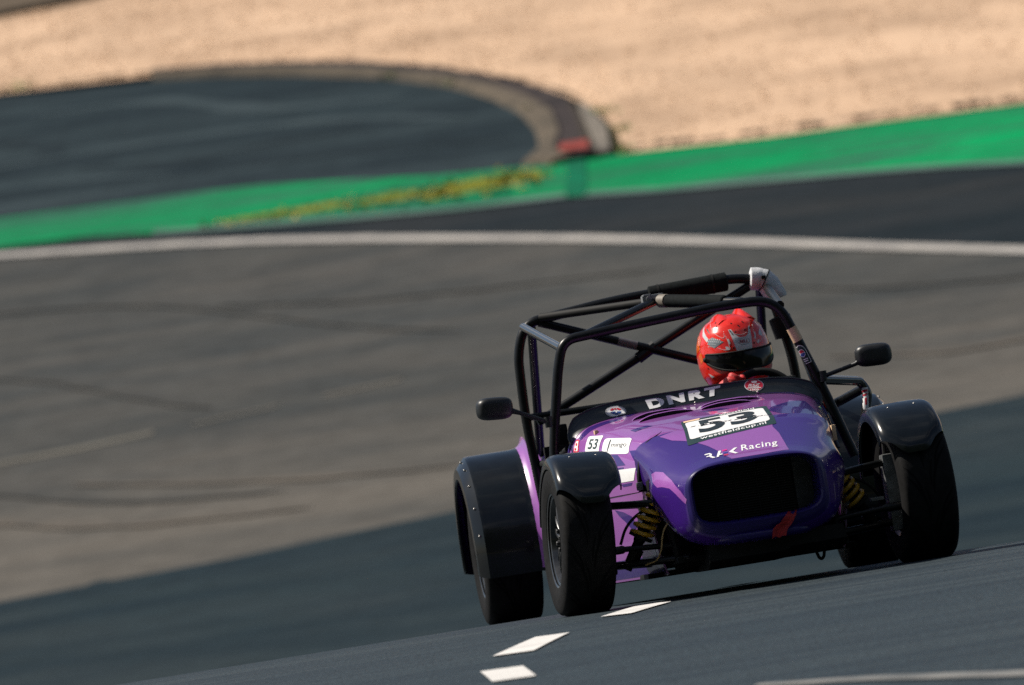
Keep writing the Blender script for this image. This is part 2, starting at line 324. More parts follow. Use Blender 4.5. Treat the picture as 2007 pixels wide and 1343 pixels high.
WB = [(-2.6, 45.75, .12), (-1.9, 45.75, .16), (-1.3, 45.65, .22), (-.7, 45.6, .26), (-.3, 45.55, .30), (0.1, 45.6, .30), (.42, 45.6, .26)]
def weed_place(r):
    i = r.randrange(len(WB)); a = WB[i]; b = WB[min(len(WB)-1, i+1)]; t = r.random()
    x = a[0]+(b[0]-a[0])*t+r.gauss(0, .12); y = a[1]+(b[1]-a[1])*t+r.gauss(0, 1)*a[2]*1.0
    if math.sin(x*9)+math.sin(x*23+y*7) < -.1 and r.random() < .75: return None
    return (x, y, gz(y)+.02)
scatter('weeds', 800, weed_place, blade, WEED, lambda r: r.choice((0, 0, 1, 2)), 5)
TP = [(1.22, 48.45, .12), (1.28, 46.15, .08), (1.32, 47.2, .08), (-.75, 52.6, .15), (-.2, 51.6, .12), (-1.4, 53.7, .15), (.5, 49.2, .05), (-4.6, 55.5, .2)]
def tuft_place(r):
    a = r.choice(TP); x = r.gauss(a[0], a[2]*.5); y = r.gauss(a[1], a[2]); return (x, y, gz(y)+.05)
scatter('weed_tufts', 260, tuft_place, blade, WEED, lambda r: r.choice((0, 1, 1)), 8)

# tyre marks, dark rubber laid on the brown tarmac
SKID = asphalt('rubber_tyre_mark', (.046, .048, .049), (.053, .054, .053), (.060, .060, .058), sscale=3, streak=(.3, 1.2, 1), grain=.2)
SKIDB = asphalt('rubber_mark_on_run_off', (.011, .017, .022), (.016, .023, .028), (.020, .030, .037), sscale=3, streak=(.3, 1.2, 1), grain=.2)
PALEB = asphalt('scrubbed_run_off', (.042, .058, .066), (.036, .050, .058), (.030, .044, .052), sscale=3, streak=(.3, 1.2, 1), grain=.2)
DUST = asphalt('dust_streak', (.115, .102, .088), (.10, .09, .08), (.08, .075, .069), sscale=3, streak=(.3, 1.2, 1), grain=.2)
def smooth_path(P, k=6):
    out = []
    for i in range(len(P)-1):
        p0, p1, p2, p3 = [V(P[max(0, min(len(P)-1, i+j))]) for j in (-1, 0, 1, 2)]
        for q in range(k):
            t = q/k; out.append(.5*((2*p1)+(p2-p0)*t+(2*p0-5*p1+4*p2-p3)*t*t+(3*p1-p0-3*p2+p3)*t**3))
    return out+[V(P[-1])]
for P, wd, mm in (([(-5.2, 40.9), (-4.5, 40.26), (-3.87, 39.62), (-3.43, 38.89), (-2.86, 37.89), (-2.5, 37.4)], .07, SKID), ([(-5, 35.9), (-4.34, 35.43), (-3.34, 34.35), (-2.46, 33.86), (-1.9, 33.7)], .06, SKID), ([(-2.5, 41.87), (-1.25, 41.06), (0.06, 40.64), (1.4, 40.3)], .06, SKID), ([(2.15, 38.85), (2.95, 38.05), (4.3, 37.46), (6, 37)], .05, SKID), ([(-5.2, 43.5), (-4.6, 43.18), (-3.04, 42.35), (-1.27, 39.9), (-.4, 39)], .05, SKID),
        ([(-5.2, 34.9), (-4.3, 34.3), (-3.4, 33.5), (-2.6, 33.15), (-1.7, 32.9)], .10, DUST), ([(-3.6, 35.2), (-2.6, 34.5), (-1.5, 33.9), (-.5, 33.6)], .07, DUST), ([(2.44, 35.51), (3.34, 34.97), (4.07, 35.01), (6, 35.2)], .08, DUST),
        ([(-5.4, 52.7), (-4.8, 52.41), (-4.4, 52.05), (-4.11, 51.4), (-4.3, 51.0)], .14, SKIDB), ([(-3.88, 50.22), (-2.88, 49.57), (-1.64, 49.87), (-0.85, 49.71)], .12, SKIDB), ([(-4.43, 53.74), (-3.18, 53.49), (-2.04, 51.91), (-1.13, 51.5), (-.6, 51.3)], .16, PALEB), ([(-3.61, 48.81), (-2.14, 48.87), (-0.68, 48.37), (0.29, 48.04)], .13, SKIDB), ([(-4.9, 50.9), (-3.6, 51.0), (-2.3, 50.9), (-1.2, 50.5), (0, 49.4)], .14, PALEB), ([(-5, 49.6), (-3.9, 49.5), (-2.9, 49.0)], .12, PALEB)):
    pp = smooth_path(P); n_ = len(pp); L_, R_ = [], []
    for i, p in enumerate(pp):
        t = (pp[min(n_-1, i+1)]-pp[max(0, i-1)]).normalized(); q = V((-t.y, t.x))*wd*(.12+.88*sin(pi*i/(n_-1))**.6)*(1+.25*sin(i*1.3)); L_.append(tuple(p+q)); R_.append(tuple(p-q))
    band('tyre_mark' if mm in (SKID, SKIDB) else 'dust_streak', L_, R_, mm, .013)

# painted marks on the near road and worn line on the far road
for i, pl in enumerate([[(0.16, -1.22), (0.325, -0.2), (0.43, -0.58), (0.27, -1.4)], [(-0.23, -3.4), (-0.08, -2.36), (0.04, -2.44), (-0.09, -3.46)], [(-0.27, -4.28), (-0.13, -4.34), (-0.09, -5.0), (-0.23, -4.96)], [(.62, .9), (.74, 1.6), (.86, 1.5), (.74, .8)]]):
    o = drape('painted_dash', pl, DASHP, .009)
drape('painted_line', [(0.56, -6.86), (0.87, -7.2), (1.29, -7.82), (3, -10.3), (3, -10.55), (1.29, -8.0), (.85, -7.32), (.54, -6.93)], GREYP, .009)
for pl in ([(-5, 36.35), (-3.59, 36.53), (-2.97, 36.71), (-2.97, 36.86), (-3.59, 36.68), (-5, 36.5)], [(-2.7, 36.79), (-2.0, 37.0), (-1.9, 37.1), (-2.6, 36.9)], [(-1.6, 37.12), (-.96, 37.28), (-.9, 37.4), (-1.55, 37.24)]):
    drape('worn_paint_line', pl, FAINTP, .006)

# =================================================================== race car
XC, PSI = .775, radians(5.6)
car = link(bpy.data.objects.new('race_car', None)); car.location = (XC, 0, 0); car.rotation_euler = (0, 0, PSI)
tag(car, 'purple open wheeled race car with black roll cage climbing over the crest', 'race car')

def fillet(pts, r, k=7):
    pts = [V(p) for p in pts]; out = [pts[0]]
    for i in range(1, len(pts)-1):
        p = pts[i]; a = (pts[i-1]-p); b = (pts[i+1]-p); rr = r[i] if isinstance(r, (list, tuple)) else r
        d = min(rr, a.length*.49, b.length*.49)
        if d < .003: out.append(p); continue
        s, e = p+a.normalized()*d, p+b.normalized()*d
        for j in range(k+1):
            t = j/k; out.append(s*(1-t)**2+p*2*t*(1-t)+e*t*t)
    out.append(pts[-1]); return out
def add_tube(bm, pts, r, seg=14, cap=True, closed=False, mi=0):
    n = len(pts); rad = r if isinstance(r, (list, tuple)) else [r]*n
    rings = []; prev = None
    for i, p in enumerate(pts):
        p = V(p)
        if closed: t = V(pts[(i+1) % n])-V(pts[i-1])
        else: t = V(pts[min(n-1, i+1)])-V(pts[max(0, i-1)])
        t.normalize()
        if prev is None:
            a = V((0, 0, 1)) if abs(t.z) < .9 else V((1, 0, 0)); nrm = t.cross(a).normalized()
        else: nrm = (prev-t*prev.dot(t)).normalized()
        prev = nrm; bi = t.cross(nrm)
        rings.append([bm.verts.new(p+(nrm*cos(2*pi*j/seg)+bi*sin(2*pi*j/seg))*rad[i]) for j in range(seg)])
    for i in range(n if closed else n-1):
        A, B = rings[i], rings[(i+1) % n]
        for j in range(seg):
            f = bm.faces.new((A[j], A[(j+1) % seg], B[(j+1) % seg], B[j])); f.material_index = mi
    if cap and not closed:
        bm.faces.new(rings[0][::-1]).material_index = mi; bm.faces.new(rings[-1]).material_index = mi
def tube(name, pts, r, m, parent=None, fil=0, seg=14, **k):
    bm = bmesh.new(); add_tube(bm, fillet(pts, fil) if fil else pts, r, seg, **k)
    bmesh.ops.recalc_face_normals(bm, faces=bm.faces[:])
    return new_obj(name, bm, m, parent, 50)
def add_loft(bm, secs, closed=True, caps=(False, False), mi=None):
    rows = [[bm.verts.new(p) for p in s] for s in secs]; n = len(rows[0])
    for i in range(len(rows)-1):
        for j in range(n if closed else n-1):
            f = bm.faces.new((rows[i][j], rows[i][(j+1) % n], rows[i+1][(j+1) % n], rows[i+1][j]))
            if mi: f.material_index = mi(i, j)
    if caps[0]: bm.faces.new(rows[0][::-1])
    if caps[1]: bm.faces.new(rows[-1])
    return rows
def loft(name, secs, m, parent=None, closed=True, caps=(True, True), smooth=40, mi=None, mats=None, flip=False):
    bm = bmesh.new(); add_loft(bm, secs, closed, caps, mi)
    if closed and all(caps): bmesh.ops.recalc_face_normals(bm, faces=bm.faces[:])
    elif flip: bmesh.ops.reverse_faces(bm, faces=bm.faces[:])
    return new_obj(name, bm, m, parent, smooth, mats=mats)
def thick(bm, t):
    """give an open sheet thickness: copy it inwards along normals and close the rim"""
    bm.normal_update()
    vs = bm.verts[:]; fs = bm.faces[:]; inner = {v: bm.verts.new(v.co-v.normal*t) for v in vs}
    rim = [e for e in bm.edges if len(e.link_faces) == 1]
    for e in rim:
        f = e.link_faces[0]; a, b = e.verts
        lp = [l for l in f.loops if l.edge == e][0]; a, b = lp.vert, lp.link_loop_next.vert
        bm.faces.new((b, a, inner[a], inner[b])).material_index = f.material_index
    for f in fs: bm.faces.new([inner[v] for v in reversed(f.verts)]).material_index = f.material_index
def box(name, lo, hi, m, parent=None, bev=.004, rot=None, seg=2):
    bm = bmesh.new(); add_box(bm, lo, hi, bev, seg); 
    if rot: bmesh.ops.transform(bm, matrix=rot, verts=bm.verts[:])
    return new_obj(name, bm, m, parent, 40)
def add_box(bm, lo, hi, bev=0, seg=2):
    g = bmesh.ops.create_cube(bm, size=1); c = (V(lo)+V(hi))/2; s = V(hi)-V(lo)
    for v in g['verts']: v.co = V((v.co.x*s.x, v.co.y*s.y, v.co.z*s.z))+c
    if bev:
        es = list({e for v in g['verts'] for e in v.link_edges})
        bmesh.ops.bevel(bm, geom=es, offset=bev, segments=seg, affect='EDGES', profile=.7)
def interp(tab, y):
    if y <= tab[0][0]: return tab[0][1:]
    for a, b in zip(tab, tab[1:]):
        if a[0] <= y <= b[0]:
            t = (y-a[0])/(b[0]-a[0]); return tuple(p+(q-p)*t for p, q in zip(a[1:], b[1:]))
    return tab[-1][1:]
def sgnp(c, e): return math.copysign(abs(c)**e, c)

# ---- bonnet: squarish arch that narrows and drops towards the nose
BT = [(.13, .378, .637, .425, 3.4, -.004), (.35, .42, .672, .425, 3.8, -.011), (.6, .458, .704, .425, 4.3, -.019), (.97, .517, .738, .425, 5, -.030)]
def bsec(y, t):
    w_, zt, zb, n, xc = interp(BT, y); c, s = cos(t), sin(t)
    return V((xc-w_*sgnp(c, 2/n), y, zb+(zt-zb)*abs(s)**(2/n)))
def tlist(n=56): return [pi*(.5-.5*cos(pi*i/n))*.5+pi*(i/n)*.5 for i in range(n+1)]
ys = [.13+(.97-.13)*i/26 for i in range(27)]
bm = bmesh.new(); add_loft(bm, [[bsec(y, t) for t in tlist()] for y in ys], False); bmesh.ops.reverse_faces(bm, faces=bm.faces[:]); bm.normal_update()
if sum(f.normal.z for f in bm.faces) < 0: bmesh.ops.reverse_faces(bm, faces=bm.faces[:])
thick(bm, .006)
bonnet = new_obj('bonnet', bm, LILAC, car, 40)
# ---- nose cone with its rounded grille mouth
NT = [(.118, .377, .635, .42, 3.4, -.004), (.06, .37, .622, .37, 3.3, 0), (.0, .362, .604, .32, 3.2, 0), (-.12, .35, .567, .235, 3.2, 0), (-.24, .334, .530, .185, 3.2, 0), (-.31, .314, .510, .170, 3.3, -.002), (-.36, .292, .499, .176, 3.4, -.004), (-.395, .270, .491, .200, 3.6, -.005), (-.415, .253, .484, .232, 4, -.006), (-.42, .244, .478, .25, 4.4, -.006), (-.412, .236, .472, .258, 4.6, -.006), (-.38, .231, .468, .263, 4.8, -.006), (-.26, .229, .466, .265, 5, -.006)]
def nsec(p, k=72):
    y, w_, zt, zb, n, xc = p; zc = (zt+zb)/2; h = (zt-zb)/2
    return [V((xc-w_*sgnp(cos(2*pi*i/k), 2/n), y, zc+h*sgnp(sin(2*pi*i/k), 2/n))) for i in range(k)]
NTF = []
for a, b in zip(NT, NT[1:]):
    for q in range(4): NTF.append(tuple(x+(y-x)*q/4 for x, y in zip(a, b)))
NTF.append(NT[-1])
bm = bmesh.new(); add_loft(bm, [nsec(p) for p in NTF], True, mi=lambda i, j: 1 if i >= 29 else 0)
bmesh.ops.recalc_face_normals(bm, faces=bm.faces[:]); 
for v in bm.verts:   # faired cheeks low on the sides
    dx = abs(v.co.x)-.27; 
    g = exp(-((v.co.y+.16)/.10)**2-((v.co.z-.40)/.075)**2)
    if dx > 0: v.co.x += math.copysign(.022*g, v.co.x)
bm.normal_update()
f0 = min(bm.faces, key=lambda f: (f.calc_center_median()-V((0, 0, .62))).length)
if f0.normal.z < 0: bmesh.ops.reverse_faces(bm, faces=bm.faces[:])
nose = new_obj('nose_cone', bm, None, car, 50, mats=[VIOLET, NAVY_SHADE])

# ---- tub behind the bonnet and side panels under it
TUBX = [(.1, .372, 0), (.35, .415, -.011), (.6, .452, -.019), (.97, .512, -.03), (1.5, .522, -.03), (2.0, .53, -.02), (2.6, .55, -.01)]
TOPZ = [(.97, .425), (.98, .60), (1.5, .59), (1.9, .60), (2.05, .66), (2.6, .66)]
for s in (-1, 1):
    bm = bmesh.new(); rows = []
    for i in range(40):
        y = -.02+2.62*i/39; y_ = max(y, .1); w_, xc = interp(TUBX, y_)
        zt = .423 if y < .975 else interp(TOPZ, y)[0]; x = xc+s*(w_+.001)
        rows.append([bm.verts.new((x-s*.035*(1-(z_))**3, y, .10+(zt-.10)*z_)) for z_ in (0, .1, .25, .5, .75, 1)])
    for a, b in zip(rows, rows[1:]):
        for j in range(5): bm.faces.new((a[j], a[j+1], b[j+1], b[j]) if s < 0 else (a[j], b[j], b[j+1], a[j+1]))
    bm.normal_update(); thick(bm, .006); new_obj('side_panel', bm, LILAC, car, 40)
loft('rear_body', [[V((x*(1-.06*q), y, z)) for x, z in ((-.525, .16), (-.54, .4), (-.53, .62), (-.47, .66), (0, .67), (.47, .66), (.53, .62), (.54, .4), (.525, .16))] for q, y in ((0, 2.06), (.2, 2.4), (.8, 2.72), (1.6, 2.80))], VIOLET, car)
box('floor_pan', (-.40, .1, .095), (.40, 2.7, .115), MATTEB, car)
box('cockpit_bulkhead', (-.525, 1.98, .12), (.50, 2.02, .675), MATTEB, car)
box('dash_panel', (-.47, .99, .42), (.41, 1.03, .68), MATTEB, car)
for s in (-1, 1): tube('cockpit_rim', [(s*.50-.03, .99, .64), (s*.52-.03, 1.5, .60), (s*.525-.02, 1.95, .61)], .013, MATTEB, car)

# ---- splitter lip, undertray and front frame
def lip_sec(x, ya, zc, hz, hy): return [V((x, ya+hy*cos(a), zc+hz*sin(a))) for a in [2*pi*i/16 for i in range(16)]]
bm = bmesh.new(); secs = []
for i in range(33):
    u = -1+2*i/32; x = -.005+.228*u; secs.append(lip_sec(x, -.385+.16*abs(u)**5, .196-.004*u+.006*abs(u)**4, .020*(1-.55*abs(u)**6), .03))
add_loft(bm, secs, True, (True, True)); bmesh.ops.recalc_face_normals(bm, faces=bm.faces[:]); new_obj('chin_lip', bm, NAVY_SHADE, car, 60)
loft('undertray', [[V((x, y, z)) for x, z in ((-.212, zb), (-.20, .19), (.30, .19), (.31, zb+.012), (.10, zb+.012), (.085, zb))] for y, zb in ((-.34, .125), (-.28, .097), (.1, .092), (.4, .10))], MATTEB, car)
box('front_crossmember', (-.30, -.02, .115), (.30, .06, .20), MATTEB, car)
for s in (-1, 1):
    bm = bmesh.new()
    for a, b in (((s*.30, -.20, .15), (s*.34, .5, .125)), ((s*.30, -.16, .36), (s*.355, .5, .40)), ((s*.30, -.12, .15), (s*.315, -.1, .38)), ((s*.30, .12, .14), (s*.33, .13, .40)), ((s*.30, -.12, .15), (s*.10, -.16, .135))): add_tube(bm, [V(a), V(b)], .014, 8)
    new_obj('front_frame', bm, MATTEB, car, 40)
tube('tow_hook', [(.232, .05, .115), (.243, .045, .075), (.252, .045, .068), (.262, .045, .078), (.272, .05, .118)], .006, MATTEB, car, fil=.006)
box('jack_bracket', (-.375, .28, .098), (-.325, .36, .135), ALU, car)

# ---- radiator: fins one by one behind the mouth
rad = box('radiator', (-.235, -.255, .262), (.225, -.20, .466), MATTEB, car)
finbm = bmesh.new(); add_box(finbm, (-.225, -.262, -.0016), (.148, -.256, .0016))
fin0 = new_obj('radiator_fin', finbm, FINM, rad, None); fin0.location.z = .270
for i in range(1, 21):
    o = fin0.copy(); link(o); o.parent = rad; o.location = (0, 0, .270+i*.0093)
box('radiator_tank', (.155, -.272, .266), (.222, -.257, .462), TANK, rad)
for i in range(5): box('radiator_tube', (-.225+i*.08, -.2675, .266), (-.2225+i*.08, -.2625, .462), FINM, rad, 0)

# ---- front suspension
def helix(c0, c1, R, turns, r, n=150):
    c0, c1 = V(c0), V(c1); t = (c1-c0).normalized(); a = t.cross(V((0, 1, 0))).normalized(); b = t.cross(a)
    return [c0.lerp(c1, i/n)+(a*cos(2*pi*turns*i/n)+b*sin(2*pi*turns*i/n))*R for i in range(n+1)]
for s, top, bot, col in ((-1, (-.332, -.07, .402), (-.418, -.05, .262), 0), (1, (.322, -.07, .402), (.405, -.05, .262), 0)):
    d = (V(bot)-V(top)).normalized()
    dm = tube('damper', [V(top)-d*.02, V(top)+d*.13, V(top)+d*.14, V(bot)+d*.02, V(bot)+d*.03, V(bot)+d*.14], [.016, .016, .023, .023, .019, .019], MATTEB, car)
    bm = bmesh.new(); hx = helix(top, bot, .038, 5.6, .0085); add_tube(bm, hx, .0088, 8)
    new_obj('coil_spring', bm, SPRINGM, dm, 60)
    seat = tube('spring_seat', [V(bot), V(bot)+d*.012], [.046, .046], MATTEB, dm)
    k = s
    # upper and lower wishbones, each a tubular A
    bm = bmesh.new(); add_tube(bm, [V((k*.585, 0, .395)), V((k*.33, -.11, .372))], .0135, 12); add_tube(bm, [V((k*.585, 0, .395)), V((k*.36, .2, .375))], .0135, 12); add_tube(bm, [V((k*.60, 0, .395)), V((k*.535, 0, .393))], .018, 12); new_obj('upper_wishbone', bm, SATIN, car, 50)
    bm = bmesh.new(); add_tube(bm, [V((k*.60, 0, .168)), V((k*.26, -.13, .152))], .014, 12); add_tube(bm, [V((k*.60, 0, .168)), V((k*.34, .24, .15))], .014, 12); add_tube(bm, [V((k*.46, -.02, .165)), V((k*.43, -.02, .21))], .018, 10); new_obj('lower_wishbone', bm, SATIN, car, 50)
    tube('steering_rod', [(k*.57, -.09, .22), (k*.50, -.09, .22), (k*.49, -.09, .22), (k*.30, -.1, .207)], [.016, .016, .011, .011], SATIN, car)
    up = box('upright', (k*.555-.03, -.045, .13), (k*.555+.03, .045, .42), ALU if s > 0 else MATTEB, car, .012)
    tube('brake_hose', [(k*.35, -.02, .36), (k*.42, -.06, .345), (k*.475, -.07, .30), (k*.50, -.05, .24)], .0055, MATTEB, car, fil=.05)
box('brake_caliper_bracket', (.455, -.08, .252), (.505, -.03, .266), ALU, car, .004)
tube('sensor_wire', [(-.335, -.25, .29), (-.352, -.25, .272), (-.362, -.24, .245), (-.372, -.23, .195), (-.39, -.2, .16), (-.43, -.15, .15)], .0032, WIREY, car, fil=.02)

# ---- wheels
def lathe_rows(prof, seg):      # profile (x axial, r) turned round the x axis
    return [[V((x, r*sin(2*pi*j/seg), r*cos(2*pi*j/seg))) for j in range(seg)] for x, r in prof]
def tyre_mesh(R, wd, rim, out):
    b = wd/2
    prof = [(-b*.80, rim), (-b*.93, rim+.006), (-b*1.0, rim+.03), (-b*1.03, (R+rim)/2), (-b*1.0, R-.035), (-b*.955, R-.016), (-b*.86, R-.0055), (-b*.7, R-.0015), (-b*.4, R), (0, R+.0005), (b*.4, R), (b*.7, R-.0015), (b*.86, R-.0055), (b*.955, R-.016), (b*1.0, R-.035), (b*1.03, (R+rim)/2), (b*1.0, rim+.03), (b*.93, rim+.006), (b*.80, rim)]
    bm = bmesh.new(); add_loft(bm, lathe_rows(prof, 96), True); bmesh.ops.recalc_face_normals(bm, faces=bm.faces[:])
    me = bpy.data.meshes.new('tyre'); bm.to_mesh(me); bm.free(); return me
def groove_mesh(R, wd):
    """curved S grooves cut in the tread: thin dark channels lying a hair into the rubber"""
    bm = bmesh.new(); b = wd/2
    for k in range(9):
        a0 = 2*pi*k/9
        for s in (-1, 1):
            for st, ln, x0, x1, wg in ((0, .62, .12, .80, .0042), (.30, .46, .30, .86, .0036), (.12, .34, .05, .22, .0034)):
                P = []
                for i in range(11):
                    t = i/10; x = s*b*(x0+(x1-x0)*t**2.2); a = a0+(.35 if s > 0 else 0)+st+ln*t; P.append((x, a))
                rows = []
                for i, (x, a) in enumerate(P):
                    wv = wg*(1-abs(2*i/10-1)**3*.75); row = []
                    for dx in (-wv, wv):
                        r = R+.0012-(.004*max(0, abs(x+dx)/b-.7)/.16 if abs(x+dx)/b > .7 else 0)
                        row.append(bm.verts.new((x+dx, r*-cos(a), r*sin(a))))
                    rows.append(row)
                for p, q in zip(rows, rows[1:]): bm.faces.new((p[0], p[1], q[1], q[0]))
    bmesh.ops.recalc_face_normals(bm, faces=bm.faces[:])
    me = bpy.data.meshes.new('tread_groove'); bm.to_mesh(me); bm.free(); return me
GROOVE = mat('tread_groove_rubber', (.003, .003, .0035), .9, spec=.1, vary=.3, vscale=60)
def rim_mesh(R, wd, out):
    b = wd/2*out      # out = +1/-1: side of the outer face
    prof = [(b*.88, R-.002), (b*.92, R+.007), (b*.86, R+.004), (b*.80, R-.012), (b*.55, R-.022), (b*.1, R-.03), (-b*.75, R-.02), (-b*.9, R+.006)]
    bm = bmesh.new(); add_loft(bm, lathe_rows(prof, 72), True)
    hub = [(b*.62, .0), (b*.62, .026), (b*.60, .03), (b*.58, .052), (b*.50, .058), (b*.2, .06), (-b*.1, .06)]
    add_loft(bm, lathe_rows([(x, max(r, .0005)) for x, r in hub], 28), True)
    bmesh.ops.recalc_face_normals(bm, faces=bm.faces[:]); me = bpy.data.meshes.new('rim'); bm.to_mesh(me); bm.free(); return me
def spoke_mesh(R, wd, out):
    b = wd/2*out; bm = bmesh.new()
    for sgn in (-1, 1):      # a forked spoke
        pts = [V((b*.56, sgn*.004, .045)), V((b*.60, sgn*.010, .075)), V((b*.62, sgn*.017, .105)), V((b*.60, sgn*.026, .135)), V((b*.55, sgn*.034, R-.014))]
        secs = []
        for i, p in enumerate(pts):
            wq = .0085-.0006*i; dq = .011-.001*i
            secs.append([p+V((dq*c_*out*.8, wq*s_, 0)) for c_, s_ in ((1, -.5), (1, .5), (.4, 1), (-1, .9), (-1, -.9), (.4, -1))])
        add_loft(bm, secs, True, (True, True))
    bmesh.ops.recalc_face_normals(bm, faces=bm.faces[:]); me = bpy.data.meshes.new('spoke'); bm.to_mesh(me); bm.free(); return me
def nut_mesh(b):
    bm = bmesh.new(); add_loft(bm, lathe_rows([(b*.56, .009), (b*.78, .009), (b*.80, .007), (b*.80, .0006)], 6), True)
    bmesh.ops.recalc_face_normals(bm, faces=bm.faces[:]); me = bpy.data.meshes.new('wheel_nut'); bm.to_mesh(me); bm.free(); return me
def ring_mesh(x, r, t):
    bm = bmesh.new(); add_loft(bm, lathe_rows([(x-t, r-.002), (x, r), (x+t, r-.002)], 72), True); me = bpy.data.meshes.new('ring'); bm.to_mesh(me); bm.free(); return me
def plain(name, me, m, parent, sm=40):
    o = link(bpy.data.objects.new(name, me)); o.parent = parent
    if not me.materials:
        me.materials.append(m)
        for p in me.polygons: p.use_smooth = True
        me.set_sharp_from_angle(angle=radians(sm))
    return o
def wheel(x, y, R, wd, rimr, out, camber, steer, spin):
    rim = plain('wheel', rim_mesh(rimr, wd, out), RIMM, car); rim.location = (x, y, R)
    rim.rotation_euler = (spin, camber, steer); rim.rotation_mode = 'XYZ'
    plain('tyre', tyre_mesh(R, wd, rimr, out), RUBBER, rim)
    g = plain('tread_groove', groove_mesh(R, wd), GROOVE, rim); g['kind'] = 'stuff'
    sm = spoke_mesh(rimr, wd, out); nm = nut_mesh(wd/2*out); NUTM = ALU
    for k in range(8):
        o = plain('spoke', sm, RIMM, rim); o.rotation_euler = (2*pi*k/8, 0, 0)
    for k in range(4):
        o = plain('wheel_nut', nm, RIMM, rim); a = 2*pi*k/4+.4; o.location = (0, .036*sin(a), .036*cos(a))
    bm = bmesh.new(); b = wd/2*out
    add_loft(bm, lathe_rows([(-b*.05, .06), (-b*.05, .118), (-b*.05-out*.018, .118), (-b*.05-out*.018, .06)], 48), True); bmesh.ops.recalc_face_normals(bm, faces=bm.faces[:])
    new_obj('brake_disc', bm, ALU, rim, 40)
    return rim
wheel(-.648, 0, .286, .198, .172, -1, radians(4.2), radians(3.0), .1)
wheel(.640, 0, .286, .205, .172, 1, radians(-.6), radians(3.2), .5)
wheel(-.708, 2.35, .292, .228, .172, -1, radians(1.2), 0, .3)
wheel(.752, 2.35, .292, .228, .172, 1, radians(-1.2), 0, .7)

# ---- cycle wings over the front wheels
def cycle_wing(cx, tilt, name):
    R = .322; b = .124; cols = 28; rows_ = 40; bm = bmesh.new(); grid = []
    for i in range(rows_+1):
        row = []
        for j in range(cols+1):
            u = -1+2*j/cols; uu = sin(u*pi/2*.98)
            th0 = radians(23.5+16*max(0, abs(uu)-.35)**2/.42); th1 = radians(168)
            th = th0+(th1-th0)*i/rows_
            e = max(0, (abs(u)-.66)/.34); drop = .048*(1-sqrt(max(0, 1-e*e)))+.006*u*u
            fr = max(0, 1-(th-th0)/.16); drop2 = .012*fr**2
            r = R-drop-drop2
            row.append(bm.verts.new((b*(u if abs(u) < .66 else math.copysign(.66+.34*sin(e*pi/2), u)), -r*cos(th), r*sin(th))))
        grid.append(row)
    for a, c in zip(grid, grid[1:]):
        for j in range(cols): bm.faces.new((a[j], a[j+1], c[j+1], c[j]))
    bm.normal_update()
    if max(bm.faces, key=lambda f: f.calc_center_median().z).normal.z < 0: bmesh.ops.reverse_faces(bm, faces=bm.faces[:])
    thick(bm, .005)
    o = new_obj('cycle_wing', bm, BLACKGEL, car, 50); o.location = (cx, 0, .286); o.rotation_euler = (0, tilt, radians(3))
    for dx in (-.045, .055):
        r = bmesh.new(); bmesh.ops.create_uvsphere(r, u_segments=12, v_segments=8, radius=.0055)
        rv = new_obj('rivet', r, STEEL, o, 180); a = radians(72); rv.location = (dx, -.3195*cos(a), .3195*sin(a)); rv.scale = (1, 1, .6)
    st = bmesh.new(); add_tube(st, [V((0, .02, .31)), V((-math.copysign(.06, cx), .03, .18)), V((-math.copysign(.07, cx), .02, .08))], .009, 8); new_obj('wing_stay', st, MATTEB, o)
    return o
cycle_wing(-.624, radians(4), 'l'); cycle_wing(.615, radians(-1), 'r')

# ---- flared rear wings: boxy arch, bevelled shoulder, outer lip
def rear_wing(s, x_in, x_out):
    cy, cz, R = 2.35, .30, .392; bm = bmesh.new(); prof = [(x_in-s*.03, .02), (x_in, .004), (x_in+s*.03, 0), (x_out-s*.012, 0), (x_out, -.003), (x_out+s*.028, -.034), (x_out+s*.036, -.046), (x_out+s*.038, -.085), (x_out+s*.030, -.088)]
    rows_ = []
    n = 44; a0, a1 = radians(-16), radians(192)
    for i in range(n+1):
        a = a0+(a1-a0)*i/n
        rows_.append([bm.verts.new((x, cy-(R+d)*cos(a)*(1.0 if cos(a) > 0 else 1.08), cz+(R+d)*sin(a))) for x, d in prof])
    for p, q in zip(rows_, rows_[1:]):
        for j in range(len(prof)-1): bm.faces.new((p[j], p[j+1], q[j+1], q[j]))
    bm.normal_update()
    tf = max(bm.faces, key=lambda f: f.calc_center_median().z)
    if tf.normal.z < 0: bmesh.ops.reverse_faces(bm, faces=bm.faces[:])
    thick(bm, .006)
    o = new_obj('rear_wing', bm, BLACKGEL, car, 28)
    # purple flange joining the wing to the body
    fb = bmesh.new(); rr = []
    for i in range(30):
        a = radians(-14)+radians(160)*i/29
        rr.append([fb.verts.new((x, cy-(R+d)*cos(a), cz+(R+d)*sin(a))) for x, d in ((x_in+s*.006, .003), (x_in-s*.006, .010), (x_in-s*.018, .022), (x_in-s*.026, .045))])
    for p, q in zip(rr, rr[1:]):
        for j in range(3): fb.faces.new((p[j], p[j+1], q[j+1], q[j]))
    fb.normal_update()
    bmesh.ops.recalc_face_normals(fb, faces=fb.faces[:]); thick(fb, .003); new_obj('wing_flange', fb, LILAC, o, 60)
    for k in range(5):
        a = radians(10+k*18); r = bmesh.new(); bmesh.ops.create_uvsphere(r, u_segments=10, v_segments=6, radius=.005)
        rv = new_obj('rivet', r, STEEL, o, 180); rv.location = (x_out+s*.016, cy-(R-.018)*cos(a), cz+(R-.018)*sin(a))
rear_wing(-1, -.60, -.818); rear_wing(1, .625, .862)

